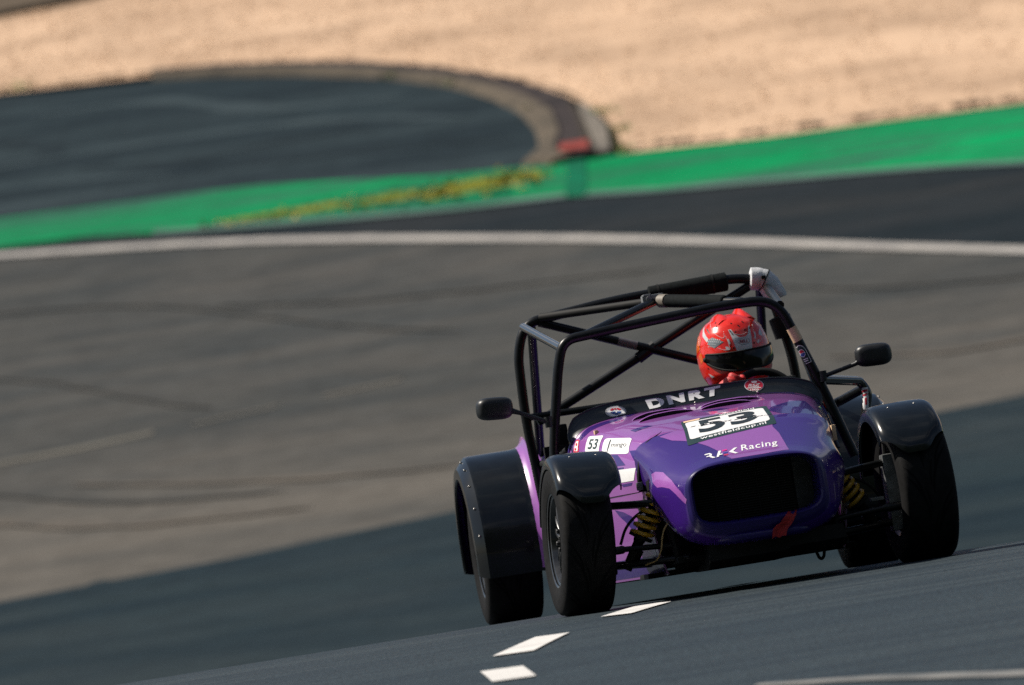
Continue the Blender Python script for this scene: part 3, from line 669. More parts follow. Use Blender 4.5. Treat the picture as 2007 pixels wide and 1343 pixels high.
# ---- roll cage
TR = .0195
fh = tube('front_hoop', [(-.615, .98, .40), (-.585, 1, .655), (-.52, 1, .955), (-.485, 1, 1.056), (-.20, 1, 1.075), (.17, 1, 1.094), (.36, 1, 1.088), (.475, 1, .755), (.565, .98, .44)], TR, SATIN, car, fil=[0, .1, .1, .085, .15, .2, .11, .12, 0])
mh = tube('main_hoop', [(-.56, 1.95, .40), (-.582, 1.95, .80), (-.572, 1.95, 1.06), (-.525, 1.95, 1.172), (-.17, 1.95, 1.207), (.33, 1.95, 1.222), (.455, 1.95, 1.195), (.515, 1.95, .875), (.505, 1.95, .42)], TR, SATIN, car, fil=[0, .1, .1, .12, .1, .1, .11, .1, 0])
tube('back_stay', [(-.50, 1.97, 1.150), (-.478, 2.62, .66)], TR*.92, SATIN, car)
tube('back_stay', [(.43, 1.97, 1.19), (.46, 2.62, .66)], TR*.92, SATIN, car)
tube('side_rail', [(-.535, 1.93, 1.157), (-.492, 1.02, 1.028)], .017, GLOSSTUBE, car)
tube('side_rail', [(.455, 1.95, 1.165), (.372, 1.0, 1.062)], .017, SATIN, car)
br = tube('cross_brace', [(-.47, 1.95, 1.168), (.43, 1.95, .80)], TR*.9, SATIN, car)
tube('tape_wrap', [V((-.47, 1.95, 1.168)).lerp(V((.43, 1.95, .80)), t) for t in (.335, .415)], .0182, GREYT, br)
tube('cross_brace', [(.40, 1.965, 1.188), (-.535, 1.965, .775)], TR*.95, SATIN, car)
bm = bmesh.new(); add_tube(bm, [V((-.10, 1.958, .965)), V((-.025, 1.958, 1.005))], .024, 10); add_box(bm, (-.085, 1.94, .975), (-.045, 1.975, .99), .003); new_obj('brace_joint', bm, SATIN, car)
GREYC = mat('faded_tape', (.16, .14, .115), .6, vary=.2, vscale=60)
J = V((-.045, 1.5, 1.167))
tube('roof_bar', [(-.46, 1.93, 1.185), J], TR*.85, MATTEB, car)
tube('roof_bar', [(-.395, 1.01, 1.064), J], TR*.85, SATIN, car)
rb = tube('roof_bar', [J, (.23, 1.02, 1.098)], TR*.85, SATIN, car)
a_, b_ = J, V((.23, 1.02, 1.098))
tube('foam_pad', [a_.lerp(b_, .14+.67*i/90) for i in range(91)], [.022]+[.0255+.0010*(i % 2) for i in range(89)]+[.022], FOAM, rb, seg=8)
tube('tape_wrap', [a_.lerp(b_, t) for t in (.055, .135)], .027, GREYC, rb, seg=10)
bm = bmesh.new()
add_box(bm, (J.x-.055, J.y-.03, J.z-.005), (J.x+.03, J.y+.03, J.z+.026), .005); add_box(bm, (J.x-.05, J.y-.034, J.z+.022), (J.x-.02, J.y+.034, J.z+.030), .004); add_tube(bm, [V((J.x-.03, J.y-.04, J.z+.01)), V((J.x-.03, J.y-.02, J.z+.012))], .012, 10)
new_obj('roof_clamp', bm, mat('cast_clamp_alloy', (.26, .27, .28), .45, metal=.4, vary=.3, vscale=50), car)
hp = [V((-.17, 1.95, 1.207)).lerp(V((.33, 1.95, 1.222)), t) for t in (.30, .31, .5, .75, .93, .94)]
fp = tube('foam_pad', [hp[0].lerp(hp[-1], i/80)+V((0, -.008, -.008)) for i in range(81)], [.028]+[.0375+.0012*(i % 2) for i in range(79)]+[.028], FOAM, mh, seg=18)
for t in (.38, .82): 
    p = V((-.17, 1.95, 1.207)).lerp(V((.33, 1.95, 1.222)), t); tube('cable_tie', [p+V((-.004, -.008, -.008)), p+V((.004, -.008, -.008))], .0400, MATTEB, fp, seg=18)
pad = fillet([(.396, 1.95, 1.209), (.455, 1.95, 1.199), (.490, 1.95, 1.118)], .06, 8)
wp = tube('corner_pad', [pad[0]-V((.004, 0, -.0008))]+pad+[pad[-1]+V((.001, 0, -.004))], [.036]+[.0455+.0014*sin(i*1.7) for i in range(len(pad))]+[.040], PADW, mh, seg=11)
ci = len(pad)//2; tube('cable_tie', [pad[ci-1].lerp(pad[ci], .2), pad[ci-1].lerp(pad[ci], .8)], 0.0485, MATTEB, wp, seg=14)
bx = bmesh.new(); add_box(bx, (pad[ci-1].x-.012, 1.895, pad[ci-1].z+.002), (pad[ci-1].x+.004, 1.908, pad[ci-1].z+.016), .002); new_obj('tie_head', bx, MATTEB, wp)
tube('foam_pad', [(.484, 1.95, 1.045), (.485, 1.95, 1.04), (.50, 1.95, .96), (.50, 1.95, .955)], [.03, .045, .045, .03], MATTEB, mh, seg=14)
# side bars, stays, tapes on the front hoop's leg
db = tube('door_bar', [(.47, 1.02, .755), (.675, 1.3, .728), (.70, 1.3, .68), (.628, 1.3, .44)], TR*.95, GLOSSTUBE, car, fil=[0, .03, .03, 0])
tube('door_bar', [(.69, 1.3, .70), (.52, 1.93, .62)], TR*.95, SATIN, car)
tube('front_stay', [(.43, 1.1, .90), (.50, .93, .48)], .008, GLOSSTUBE, car)
tube('harness_bar', [(-.56, 1.94, .80), (.51, 1.94, .79)], .014, SATIN, car)
def on_leg(z0, z1, name, m, r):
    p, q = V((.36, 1, 1.088)), V((.475, 1, .755)); f = lambda z: p.lerp(q, (p.z-z)/(p.z-q.z))
    return tube(name, [f(z0), f(z1)], r+.0015, m, fh, seg=18)
on_leg(.968, .913, 'tape_wrap', CREAM, .0193)

# ---- mirrors
def mirror(c, arm, s):
    bm = bmesh.new(); secs = []
    for y, k in ((-.035, .35), (-.033, .72), (-.026, .88), (-.012, .97), (.005, 1), (.02, .98), (.026, .93)):
        secs.append([V((.072*k*sgnp(cos(2*pi*i/40), .55), y, .044*k*sgnp(sin(2*pi*i/40), .62))) for i in range(40)])
    add_loft(bm, secs, True, (True, True)); bmesh.ops.recalc_face_normals(bm, faces=bm.faces[:])
    o = new_obj('wing_mirror', bm, MATTEB, car, 50); o.location = c; o.rotation_euler = (0, radians(4) if s < 0 else radians(2), radians(-6*s))
    gl = bmesh.new(); add_loft(gl, [[V((.064*sgnp(cos(2*pi*i/40), .55), .0268, .037*sgnp(sin(2*pi*i/40), .62))) for i in range(40)]]*1, True, (False, True)); new_obj('mirror_glass', gl, STEEL, o)
    st = tube('mirror_arm', [V(c)+V((-s*.055, .0, -.015)), arm[0], arm[1]], [.013, .0085, .0085], MATTEB, car)
    tube('arm_clamp', [V(arm[1])-V((0, 0, .02)), V(arm[1])+V((0, 0, .022))], .015, MATTEB, st)
MIRM = mat('mirror_shell_plastic', (.010, .012, .014), .42, vary=.25, vscale=20); MATTEB_, MATTEB = MATTEB, MIRM
mirror((-.792, .95, .836), [(-.70, .95, .805), (-.592, .97, .752)], -1); mirror((.694, .95, .815), [(.62, .95, .79), (.492, .98, .762)], 1)
MATTEB = MATTEB_
# left cockpit clutter: brackets, extinguisher hose
bm = bmesh.new(); add_box(bm, (-.57, 1.1, .66), (-.51, 1.2, .74), .01); add_tube(bm, fillet([(-.56, 1.15, .72), (-.52, 1.12, .70), (-.47, 1.1, .64)], .03), .011, 8); add_box(bm, (-.585, 1.02, .70), (-.545, 1.06, .76), .008)
new_obj('cage_bracket', bm, MATTEB, car)
tube('rim_trim', [(-.515, 1.0, .672), (-.40, 1.02, .69)], .006, ALU, car)

# ---- wind deflector across the scuttle
NS = 64; bm = bmesh.new(); bot, top_ = [], []
for i in range(NS+1):
    t = pi*(.155+(.845-.155)*i/NS); p = bsec(.945, t)
    u = i/NS; q = bsec(.945, t+.001)-bsec(.945, t-.001); nrm = V((-q.z, 0, q.x)).normalized()
    if nrm.z < 0: nrm = -nrm
    hh = .058*min(1, (u/.16)**.6, ((1-u)/.14)**.6) if 0 < u < 1 else .002
    bot.append(p+nrm*.001); top_.append(p+nrm*hh+V((0, hh*.62, 0)))
rows = []
for k in range(7): rows.append([bm.verts.new(b.lerp(t, k/6)+V((0, .006*sin(k/6*pi), 0))) for b, t in zip(bot, top_)])
for a, b in zip(rows, rows[1:]):
    for j in range(NS): bm.faces.new((a[j], a[j+1], b[j+1], b[j]))
bm.normal_update()
if sum(f.normal.y for f in bm.faces) > 0: bmesh.ops.reverse_faces(bm, faces=bm.faces[:])
bmd = bm.copy(); thick(bm, .004)
DEFM = mat('black_deflector_plastic', (.010, .014, .018), .3, coat=.3, vary=.3, vscale=12)
defl = new_obj('wind_deflector', bm, DEFM, car, 50)
edge_trim = [t.copy() for t in top_]
tube('deflector_trim', edge_trim, .0035, DEFM, defl, seg=8)
sc_ = [bsec(.955, pi*(.09+.82*i/60))+V((0, 0, .001)) for i in range(61)]
tube('bonnet_edge_trim', sc_, .006, VIOLET, bonnet, seg=8)

# ================================================================ printed marks laid on the surfaces
def bvh_of(bm_or_obj):
    if isinstance(bm_or_obj, bmesh.types.BMesh): return BVHTree.FromBMesh(bm_or_obj)
    me = bm_or_obj.data; return BVHTree.FromPolygons([v.co for v in me.vertices], [tuple(p.vertices) for p in me.polygons])
def flat_mesh(polys, maxlen):
    bm = bmesh.new()
    for P in polys:
        try: bm.faces.new([bm.verts.new((x, y, 0)) for x, y in P])
        except ValueError: pass
    bmesh.ops.triangulate(bm, faces=bm.faces[:]); return refine(bm, maxlen)
def refine(bm, maxlen):
    for _ in range(6):
        es = [e for e in bm.edges if e.calc_length() > maxlen]
        if not es: break
        bmesh.ops.subdivide_edges(bm, edges=es, cuts=1); bmesh.ops.triangulate(bm, faces=[f for f in bm.faces if len(f.verts) > 3])
    return bm
def text_bm(s, size, bold=0, shear=0, space=1, maxlen=.012, squash=1):
    c = bpy.data.curves.new('text', 'FONT'); c.body = s; c.size = size; c.offset = bold; c.shear = shear; c.space_character = space; c.align_x = 'CENTER'; c.align_y = 'CENTER'; c.resolution_u = 4; c.fill_mode = 'FRONT'
    o = link(bpy.data.objects.new('text', c)); me = o.to_mesh(); bm = bmesh.new(); bm.from_mesh(me); o.to_mesh_clear(); bpy.data.objects.remove(o); bpy.data.curves.remove(c)
    for v in bm.verts: v.co.x *= squash; v.co.z = 0
    bmesh.ops.triangulate(bm, faces=bm.faces[:])
    return refine(bm, maxlen)
def lay(name, bm, place, direction, bvh, m, parent, off=.0012, label=None, back=.6):
    """bm in its own (u,v); place(u,v) gives a point; slide it along direction onto the surface"""
    d = V(direction).normalized(); dead = []
    for v in bm.verts:
        p = V(place(v.co.x, v.co.y)); h = bvh.ray_cast(p-d*back, d)
        if h[0] is None: dead.append(v); continue
        n = h[1]
        if n.dot(d) > 0: n = -n
        v.co = h[0]+n*off
    bmesh.ops.delete(bm, geom=dead, context='VERTS')
    if not bm.faces: bm.free(); return None
    bm.normal_update(); c = [f for f in bm.faces]
    s = sum(f.normal.dot(d) for f in c)
    if s > 0: bmesh.ops.reverse_faces(bm, faces=bm.faces[:])
    o = new_obj(name, bm, m, parent, 60)
    if label: o['label'] = label
    return o
def ell(cx, cy, a, b, n=40): return [(cx+a*cos(2*pi*i/n), cy+b*sin(2*pi*i/n)) for i in range(n)]
def rrect(x0, y0, x1, y1, r, n=5):
    P = []
    for cx, cy, a0 in ((x1-r, y1-r, 0), (x0+r, y1-r, 90), (x0+r, y0+r, 180), (x1-r, y0+r, 270)):
        P += [(cx+r*cos(radians(a0+90*i/n)), cy+r*sin(radians(a0+90*i/n))) for i in range(n+1)]
    return P
B_B, B_N, B_D = bvh_of(bonnet), bvh_of(nose), BVHTree.FromBMesh(bmd)
def bil(Q):
    TL, TR, BR, BL = [V(q) for q in Q]
    return lambda u, v: (BL*(1-u)+BR*u)*(1-v)+(TL*(1-u)+TR*u)*v
def fit(bm, x0, y0, x1, y1, maxlen=.05):
    xs = [v.co.x for v in bm.verts]; ys = [v.co.y for v in bm.verts]; a, b, c, d = min(xs), max(xs), min(ys), max(ys)
    for v in bm.verts: v.co.x = x0+(v.co.x-a)/(b-a)*(x1-x0); v.co.y = y0+(v.co.y-c)/(d-c)*(y1-y0)
    return refine(bm, maxlen)
def sticker(name, Q, polys, d, bvh, m, par, off=.0012, ml=.06, label=None): return lay(name, flat_mesh(polys, ml), bil(Q), d, bvh, m, par, off, label)
def lettering(name, s, Q, box_, d, bvh, m, par, off=.002, bold=0, shear=0, space=1, label=None): return lay(name, fit(text_bm(s, 1, bold, shear, space, .5), *box_), bil(Q), d, bvh, m, par, off, label)
def patch(name, pts, d, bvh, m, par, off=.0008, ml=.014, label=None):
    """vinyl patch given by points on the panel: triangulated in the plane across d, then laid back on the panel"""
    d = V(d).normalized(); U = d.cross(V((0, 0, 1)) if abs(d.z) < .8 else V((0, 1, 0))).normalized(); W = U.cross(d)
    P = [(V(p).dot(U), V(p).dot(W)) for p in pts]; c = sum((V(p).dot(d) for p in pts))/len(pts)
    return lay(name, flat_mesh([P], ml), lambda u, v: U*u+W*v+d*c, d, bvh, m, par, off, label)
OBL = (0, .8, -.6); LEFTD = (.9, .25, -.35)
body = BVHTree.FromPolygons([v.co.copy() for o in (bonnet, nose) for v in o.data.vertices], [tuple(p.vertices) for p in bonnet.data.polygons]+[tuple(i+len(bonnet.data.vertices) for i in p.vertices) for p in nose.data.polygons])
LT = [(-0.2765, 0.0971, 0.6165), (-0.21, 0.116, 0.63), (-0.09, 0.116, 0.636), (0.05, 0.116, 0.637), (0.1608, 0.110, 0.632), (0.1355, -0.0446, 0.588), (0.1444, -0.1372, 0.5584), (0.1434, -0.2538, 0.5224), (0.14, -0.385, 0.49), (0.0446, -0.40, 0.487), (-0.0785, -0.40, 0.487), (-0.0925, -0.3381, 0.5029), (-0.1042, -0.2545, 0.5245), (-0.1302, -0.1653, 0.5505), (-0.1712, -0.0704, 0.5772), (-0.2408, 0.0115, 0.5946)]
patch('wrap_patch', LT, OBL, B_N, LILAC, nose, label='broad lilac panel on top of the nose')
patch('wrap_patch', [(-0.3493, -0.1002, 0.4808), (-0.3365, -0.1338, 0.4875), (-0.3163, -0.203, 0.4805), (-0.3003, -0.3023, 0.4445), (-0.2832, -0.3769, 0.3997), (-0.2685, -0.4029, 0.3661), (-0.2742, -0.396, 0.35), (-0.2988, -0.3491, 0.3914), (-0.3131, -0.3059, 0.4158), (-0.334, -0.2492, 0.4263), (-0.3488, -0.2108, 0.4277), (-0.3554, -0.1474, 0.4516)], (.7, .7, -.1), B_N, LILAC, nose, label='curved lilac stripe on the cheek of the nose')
for P in ([(-0.4541, 0.5499, 0.5899), (-0.4134, 0.3558, 0.5778), (-0.4019, 0.2527, 0.5339), (-0.4467, 0.4561, 0.5369)], [(-0.3778, 0.2551, 0.5848), (-0.3463, 0.1548, 0.5807), (-0.356, .1306, .531), (-0.3686, 0.145, 0.531)], [(-0.4224, 0.3121, 0.4646), (-0.3933, 0.182, 0.4644), (-0.3971, 0.1984, 0.4537), (-0.4183, 0.2934, 0.4537)], [(-0.43, .345, .53), (-.415, .27, .53), (-.415, .27, .522), (-.43, .345, .522)]):
    patch('wrap_patch', P, LEFTD, B_B, VIOLET, bonnet)
patch('wrap_patch', [(-0.4912, 0.9086, 0.6741), (-0.4479, 0.9304, 0.7058), (-0.3864, 0.9039, 0.7192), (-0.3222, 0.8465, 0.7211), (-0.3383, 0.7999, 0.7141), (-0.4444, 0.8487, 0.6926), (-0.4728, 0.8517, 0.6753), (-0.4916, 0.8661, 0.6609)], (.5, .4, -.76), B_B, VIOLET, bonnet)
for P in ([(.24, .95), (.36, .95), (.38, .86), (.31, .88)], [(.19, .33), (.28, .50), (.36, .62), (.375, .14), (.20, .14), (.165, .24)], [(-.36, .93), (-.25, .93), (-.29, .85)], [(-.06, .52), (.02, .52), (.05, .47), (-.03, .47)], [(-.34, .45), (-.28, .42), (-.26, .36), (-.33, .38)], [(.05, .86), (.13, .88), (.15, .83), (.08, .80)]):
    patch('wrap_patch', [(x, y, .7) for x, y in P], (0, .3, -.95), B_B, VIOLET, bonnet)
# right flank of the bonnet in darker vinyl
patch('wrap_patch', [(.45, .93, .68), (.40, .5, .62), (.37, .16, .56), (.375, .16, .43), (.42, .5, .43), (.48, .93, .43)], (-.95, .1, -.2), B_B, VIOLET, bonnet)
bsd = [o for o in car.children if o.name.startswith('side_panel')]
for o in bsd:
    if sum(v.co.x for v in o.data.vertices) < 0:
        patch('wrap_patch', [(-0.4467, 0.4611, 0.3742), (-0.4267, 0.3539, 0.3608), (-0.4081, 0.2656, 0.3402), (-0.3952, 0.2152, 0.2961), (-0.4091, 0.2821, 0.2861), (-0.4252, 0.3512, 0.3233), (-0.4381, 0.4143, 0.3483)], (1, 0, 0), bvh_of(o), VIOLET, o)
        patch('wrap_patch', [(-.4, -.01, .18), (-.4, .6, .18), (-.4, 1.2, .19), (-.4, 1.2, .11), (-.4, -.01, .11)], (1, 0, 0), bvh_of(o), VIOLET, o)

# race number panel on the bonnet and nose
QN = [(-0.1626, 0.2818, 0.6592), (0.1738, 0.3749, 0.6724), (0.1531, -0.0098, 0.598), (-0.1934, -0.0961, 0.5664)]
pan = sticker('number_panel', QN, [rrect(-.01, -.02, 1.01, 1.02, .03)], OBL, body, TEALINK, bonnet, .0015, .05, 'dark green backing of the white race number panel')
sticker('number_field', QN, [rrect(.03, .14, .955, .90, .05)], OBL, body, WHITE, pan, .0025, .04)
for x0, x1, s in ((.15, .46, '5'), (.52, .84, '3')): lettering('race_number', s, QN, (x0, .24, x1, .84), OBL, body, INK, pan, .0035, .03)
lettering('lettering', 'westfieldcup.nl', QN, (.14, .005, .90, .125), OBL, body, WHITEP, pan, .0035, .012, space=1.08)
lettering('lettering', 'westfield', QN, (.44, .91, .86, .995), OBL, body, WHITEP, pan, .0035, .01)
sticker('number_stripe', QN, [[(.02, .92), (.20, .92), (.22, 1.0), (.02, 1.0)]], OBL, body, CREAM, pan, .003, .04)
lettering('lettering', 'Racing', [(-0.0204, -0.2292, 0.5332), (0.1237, -0.223, 0.5329), (0.1111, -0.3198, 0.5059), (-0.0334, -0.3307, 0.5053)], (.03, .0, .98, 1), OBL, B_N, WHITEP, nose, .0025, .008, space=1.1)
QR = [(-0.1595, -0.2574, 0.5196), (-0.0354, -0.2489, 0.5273), (-0.045, -0.3309, 0.5052), (-0.1623, -0.3347, 0.4986)]
lg = sticker('team_logo', QR, [[(0, 1), (.16, 1), (.215, .74), (.18, .46), (.02, .46), (.03, .60), (.125, .60), (.145, .74), (.12, .85), (0, .85)], [(.10, .43), (.18, .43), (.29, 0), (.19, 0)], [(.31, 0), (.385, 0), (.50, .86), (.50, 1), (.43, 1)], [(.42, .46), (.52, .46), (.53, .30), (.40, .30)], [(.74, .5), (.92, 1), (1.02, 1), (.87, .5), (1.02, 0), (.92, 0)]], OBL, B_N, WHITEP, nose, .0025, .08)
for m_, y0, y1 in ((PINKINK, .84, 1.02), (BLUEINK, .42, .60), (REDINK, .0, .17)): sticker('logo_bar', QR, [[(.545, y0), (.69, y0), (.70, y1), (.555, y1)]], OBL, B_N, m_, lg, .0026, .08)
# stickers on the flank of the bonnet
Q1 = [(-0.4242, 0.5931, 0.6496), (-0.3502, 0.3318, 0.6317), (-0.3833, 0.2468, 0.5737), (-0.4524, 0.5452, 0.5915)]
s1 = sticker('sticker', Q1, [rrect(0, 0, 1, 1, .12)], LEFTD, B_B, WHITE, bonnet, .0015, .08, 'white sticker with dark lettering on the bonnet flank')
lettering('lettering', 'mingo', Q1, (.34, .34, .90, .70), LEFTD, B_B, INK, s1, .0025)
sticker('sticker_mark', Q1, [[(.22, .92), (.27, .88), (.27, .45), (.22, .12), (.20, .1), (.225, .5)], [(.10, .06), (.15, .10), (.17, .2), (.13, .12)]], LEFTD, B_B, INK, s1, .0025)
Q0 = [(-0.4631, 0.7994, 0.6702), (-0.4228, 0.6428, 0.6628), (-0.4582, 0.5875, 0.6016), (-0.492, 0.7539, 0.6119)]
s0 = sticker('sticker', Q0, [rrect(0, 0, 1, 1, .10)], LEFTD, B_B, WHITE, bonnet, .0015, .1, 'white number sticker next to the scuttle')
lettering('race_number', '53', Q0, (.18, .18, .84, .80), LEFTD, B_B, TEALINK, s0, .0025, .02)
QRr = [(-0.5022, 0.9146, 0.6641), (-0.4936, 0.882, 0.6637), (-0.5089, 0.8408, 0.6191), (-0.5205, 0.8983, 0.6227)]
s2 = sticker('sticker', QRr, [rrect(-.1, -.05, 1.1, 1.05, .2)], LEFTD, B_B, REDINK, bonnet, .0012, .15, 'red edged sticker by the deflector end'); sticker('sticker_field', QRr, [rrect(.08, .06, .92, .92, .2)], LEFTD, B_B, WHITE, s2, .002, .15)
sticker('sticker_mark', QRr, [ell(.5, .62, .22, .14, 14), ell(.42, .22, .2, .12, 14)], LEFTD, B_B, REDINK, s2, .0028, .2)
Q3 = [(-0.4465, 0.4456, 0.5209), (-0.3764, 0.1341, 0.5168), (-0.3886, 0.1619, 0.4709), (-0.4435, 0.4189, 0.4707)]
sticker('sticker', [(-0.4565, 0.50, 0.5217), Q3[1], Q3[2], (-.4535, .475, .4707)], [rrect(0, 0, 1, 1, .05)], LEFTD, B_B, WHITE, bonnet, .0015, .08, 'plain white rectangular sticker low on the bonnet flank')
# deflector: letters and two round badges
FWD = (0, 1, 0)
lettering('lettering', 'DNRT', [(-0.2090, 0.9621, 0.780), (0.0902, 0.9636, 0.791), (0.0762, 0.9503, 0.7463), (-.198, .95, .732)], (0, .16, 1, .97), FWD, B_D, WHITEP, defl, .0022, .06, space=1.3)
QW = [(-0.3645, 0.9637, 0.7796), (-0.2882, 0.9609, 0.7695), (-.291, .95, .7265), (-0.3718, 0.9475, 0.7323)]
bw = sticker('round_badge', QW, [ell(.5, .5, .5, .5)], FWD, B_D, WHITE, defl, .002, .12, 'white round badge with red and blue device')
def arcp(r0, r1, a0, a1, n=10): return [(.5+r1*cos(radians(a0+(a1-a0)*i/n)), .5+r1*sin(radians(a0+(a1-a0)*i/n))) for i in range(n+1)]+[(.5+r0*cos(radians(a1-(a1-a0)*i/n)), .5+r0*sin(radians(a1-(a1-a0)*i/n))) for i in range(n+1)]
sticker('badge_mark', QW, [arcp(.17, .31, 25, 75), arcp(.13, .28, 80, 108), arcp(.17, .31, 113, 160)], FWD, B_D, REDINK, bw, .003, .1)
sticker('badge_mark', QW, [arcp(.04, .27, 190, 250), arcp(.12, .31, 255, 300), arcp(.08, .27, 303, 350)], FWD, B_D, BLUEINK, bw, .003, .1)
sticker('badge_ring', QW, [arcp(.45, .47, a, a+24, 4) for a in range(0, 360, 26)], FWD, B_D, INK, bw, .003, .2)
QB = [(0.1846, 0.9644, 0.7975), (0.2594, 0.9641, 0.7878), (0.2519, 0.9488, 0.7404), (0.1775, 0.9525, 0.7502)]
bb = sticker('round_badge', QB, [ell(.5, .5, .5, .5)], FWD, B_D, WHITEP, defl, .002, .12, 'red round badge with white lettering'); sticker('badge_field', QB, [ell(.5, .5, .46, .46)], FWD, B_D, REDINK, bb, .0028, .12)
lettering('lettering', 'RSZ', QB, (.2, .40, .82, .62), FWD, B_D, WHITEP, bb, .0036, .02, .3); lettering('lettering', '1000', QB, (.30, .06, .74, .19), FWD, B_D, WHITEP, bb, .0036, .02)
sticker('badge_mark', QB, [[(.40, .70), (.63, .70), (.67, .84), (.58, .76), (.52, .88), (.46, .76), (.37, .84)], [(.2, .34), (.78, .36), (.76, .39), (.2, .38)], [(.15, .29), (.85, .31), (.85, .25), (.15, .23)]], FWD, B_D, WHITEP, bb, .0036, .1)
for p in ((-.283, .946, .728), (.226, .948, .742), (-.02, .95, .738)):
    bm = bmesh.new(); bmesh.ops.create_uvsphere(bm, u_segments=10, v_segments=6, radius=.0055); o = new_obj('screw', bm, STEEL, defl, 180); o.location = p
# label on the hoop's leg, sticker on the door bar
LB = bvh_of(fh)
QL = [(.398, .985, .892), (.434, .985, .900), (.457, .985, .826), (.421, .985, .816)]
gl_ = sticker('leg_label', QL, [[(0, 0), (1, 0), (1, .6)]+[(.5+.5*cos(radians(a)), .6+.4*sin(radians(a))) for a in range(15, 180, 15)]+[(0, .6)]], (0, 1, 0), LB, WHITEP, fh, .001, .15, 'green arched label with round device')
sticker('label_field', QL, [[(.06, .03), (.94, .03), (.94, .6)]+[(.5+.44*cos(radians(a)), .6+.36*sin(radians(a))) for a in range(15, 180, 15)]+[(.06, .6)]], (0, 1, 0), LB, TEALINK, gl_, .0016, .15)
sticker('label_disc', QL, [ell(.5, .57, .29, .2, 24)], (0, 1, 0), LB, WHITEP, gl_, .0022, .15)
sticker('label_mark', QL, [[(.5+.24*cos(radians(a)), .58+.16*sin(radians(a))) for a in range(0, 181, 20)]], (0, 1, 0), LB, REDINK, gl_, .0028, .15); sticker('label_mark', QL, [[(.5+.24*cos(radians(a)), .56+.16*sin(radians(a))) for a in range(180, 361, 20)]], (0, 1, 0), LB, BLUEINK, gl_, .0028, .15)
sticker('label_mark', QL, [[(.2, .22), (.8, .22), (.8, .26), (.2, .26)], [(.25, .12), (.75, .12), (.75, .16), (.25, .16)]], (0, 1, 0), LB, WHITEP, gl_, .0022, .15)
DBV = bvh_of(db); QD = [(.676, 1.27, .70), (.700, 1.27, .70), (.690, 1.27, .615), (.668, 1.27, .615)]
sticker('bar_sticker', QD, [rrect(0, 0, 1, 1, .1)], (0, 1, 0), DBV, WHITE, db, .001, .15); sticker('bar_sticker', QD, [[(.1, .8), (.9, .8), (.9, .9), (.1, .9)], [(.1, .6), (.9, .66), (.9, .74), (.1, .68)], [(.4, .2), (.7, .2), (.7, .55), (.4, .5)]], (0, 1, 0), DBV, REDINK, db, .0018, .15)

# bonnet louvres: pressed lips with a dark mouth towards the front
for P, hh in (([(-0.3065, .655), (-0.2429, .675), (-0.1708, .68), (-0.0901, .69)], .0145), ([(-0.2936, .55), (-0.234, .565), (-0.1533, .575), (-0.0733, .585)], .0145), ([(-0.0312, .69), (0.0404, .70), (0.1194, .70), (0.2014, .71)], .0145), ([(-0.0484, .575), (0.0222, .585), (0.0826, .59), (0.1524, .60)], .0145)):
    bm = bmesh.new(); n = 24; rows = []
    for i in range(n+1):
        t = i/n*(len(P)-1); k = min(int(t), len(P)-2); f = t-k; x = P[k][0]+(P[k+1][0]-P[k][0])*f; y = P[k][1]+(P[k+1][1]-P[k][1])*f
        g = hh*min(1, sin(pi*min(max(i/n, .0), 1))**.5*1.05); row = []
        for dy, dz in ((.002, -.002), (0, g), (.006, g+.002), (.022, g*.75), (.05, -.001)):
            h = B_B.ray_cast(V((x, y+dy, 1)), V((0, 0, -1))); row.append(bm.verts.new((x, y+dy, (h[0].z if h[0] else .7)+dz)))
        rows.append(row)
    for a, b in zip(rows, rows[1:]):
        for j in range(4): bm.faces.new((a[j], b[j], b[j+1], a[j+1])).material_index = 1 if j == 0 else 0
    bm.normal_update(); new_obj('louvre', bm, None, bonnet, 40, mats=[LILAC, MATTEB])
# gap between nose and bonnet, nose slot, latch, tow strap
gp = [(-0.2573, 0.16, 0.637), (-0.285, 0.128, 0.622), (-0.3226, 0.108, 0.6061), (-0.352, 0.09, 0.5662), (-0.369, 0.075, 0.5256), (-.376, .075, .48), (-0.382, 0.085, 0.431)]
tube('panel_gap_strip', fillet(gp, .03), [.001+.0075*min(1, i/18) for i in range(len(fillet(gp, .03)))], MATTEB, nose, seg=8)  # raised dark strip stands in for the shade of the open gap
patch('nose_slot', [(-0.367, 0.0036, 0.4568), (-0.355, -0.075, 0.465), (-0.362, -0.08, 0.375), (-.367, 0.0, .385)], (.92, .35, 0), B_N, MATTEB, nose, .0015)
box('bonnet_latch', (-.446, .745, .672), (-.432, .785, .690), CREAM, bonnet, .003); box('bonnet_latch', (-.395, .02, .43), (-.375, .07, .46), ALU, bonnet, .004)
box('bonnet_latch', (.366, .04, .50), (.382, .09, .56), CREAM, bonnet, .004)
bm = bmesh.new(); rows = []
for (x, y, z), w_ in zip(fillet([(.115, -.36, .262), (.108, -.405, .262), (.10, -.432, .248), (.083, -.428, .222), (.055, -.424, .206), (.048, -.422, .176)], .012), [.020]*12+[.022]*12+[.026]*30):
    rows.append([bm.verts.new((x+w_*u, y+.003*cos(u*2), z+.004*sin(u*5+z*60))) for u in (-1, -.5, 0, .5, 1)])
for a, b in zip(rows, rows[1:]):
    for j in range(4): bm.faces.new((a[j], a[j+1], b[j+1], b[j]))
bm.normal_update()
if sum(f.normal.y for f in bm.faces) > 0: bmesh.ops.reverse_faces(bm, faces=bm.faces[:])
thick(bm, .003); new_obj('tow_strap', bm, STRAPM, car, 60)

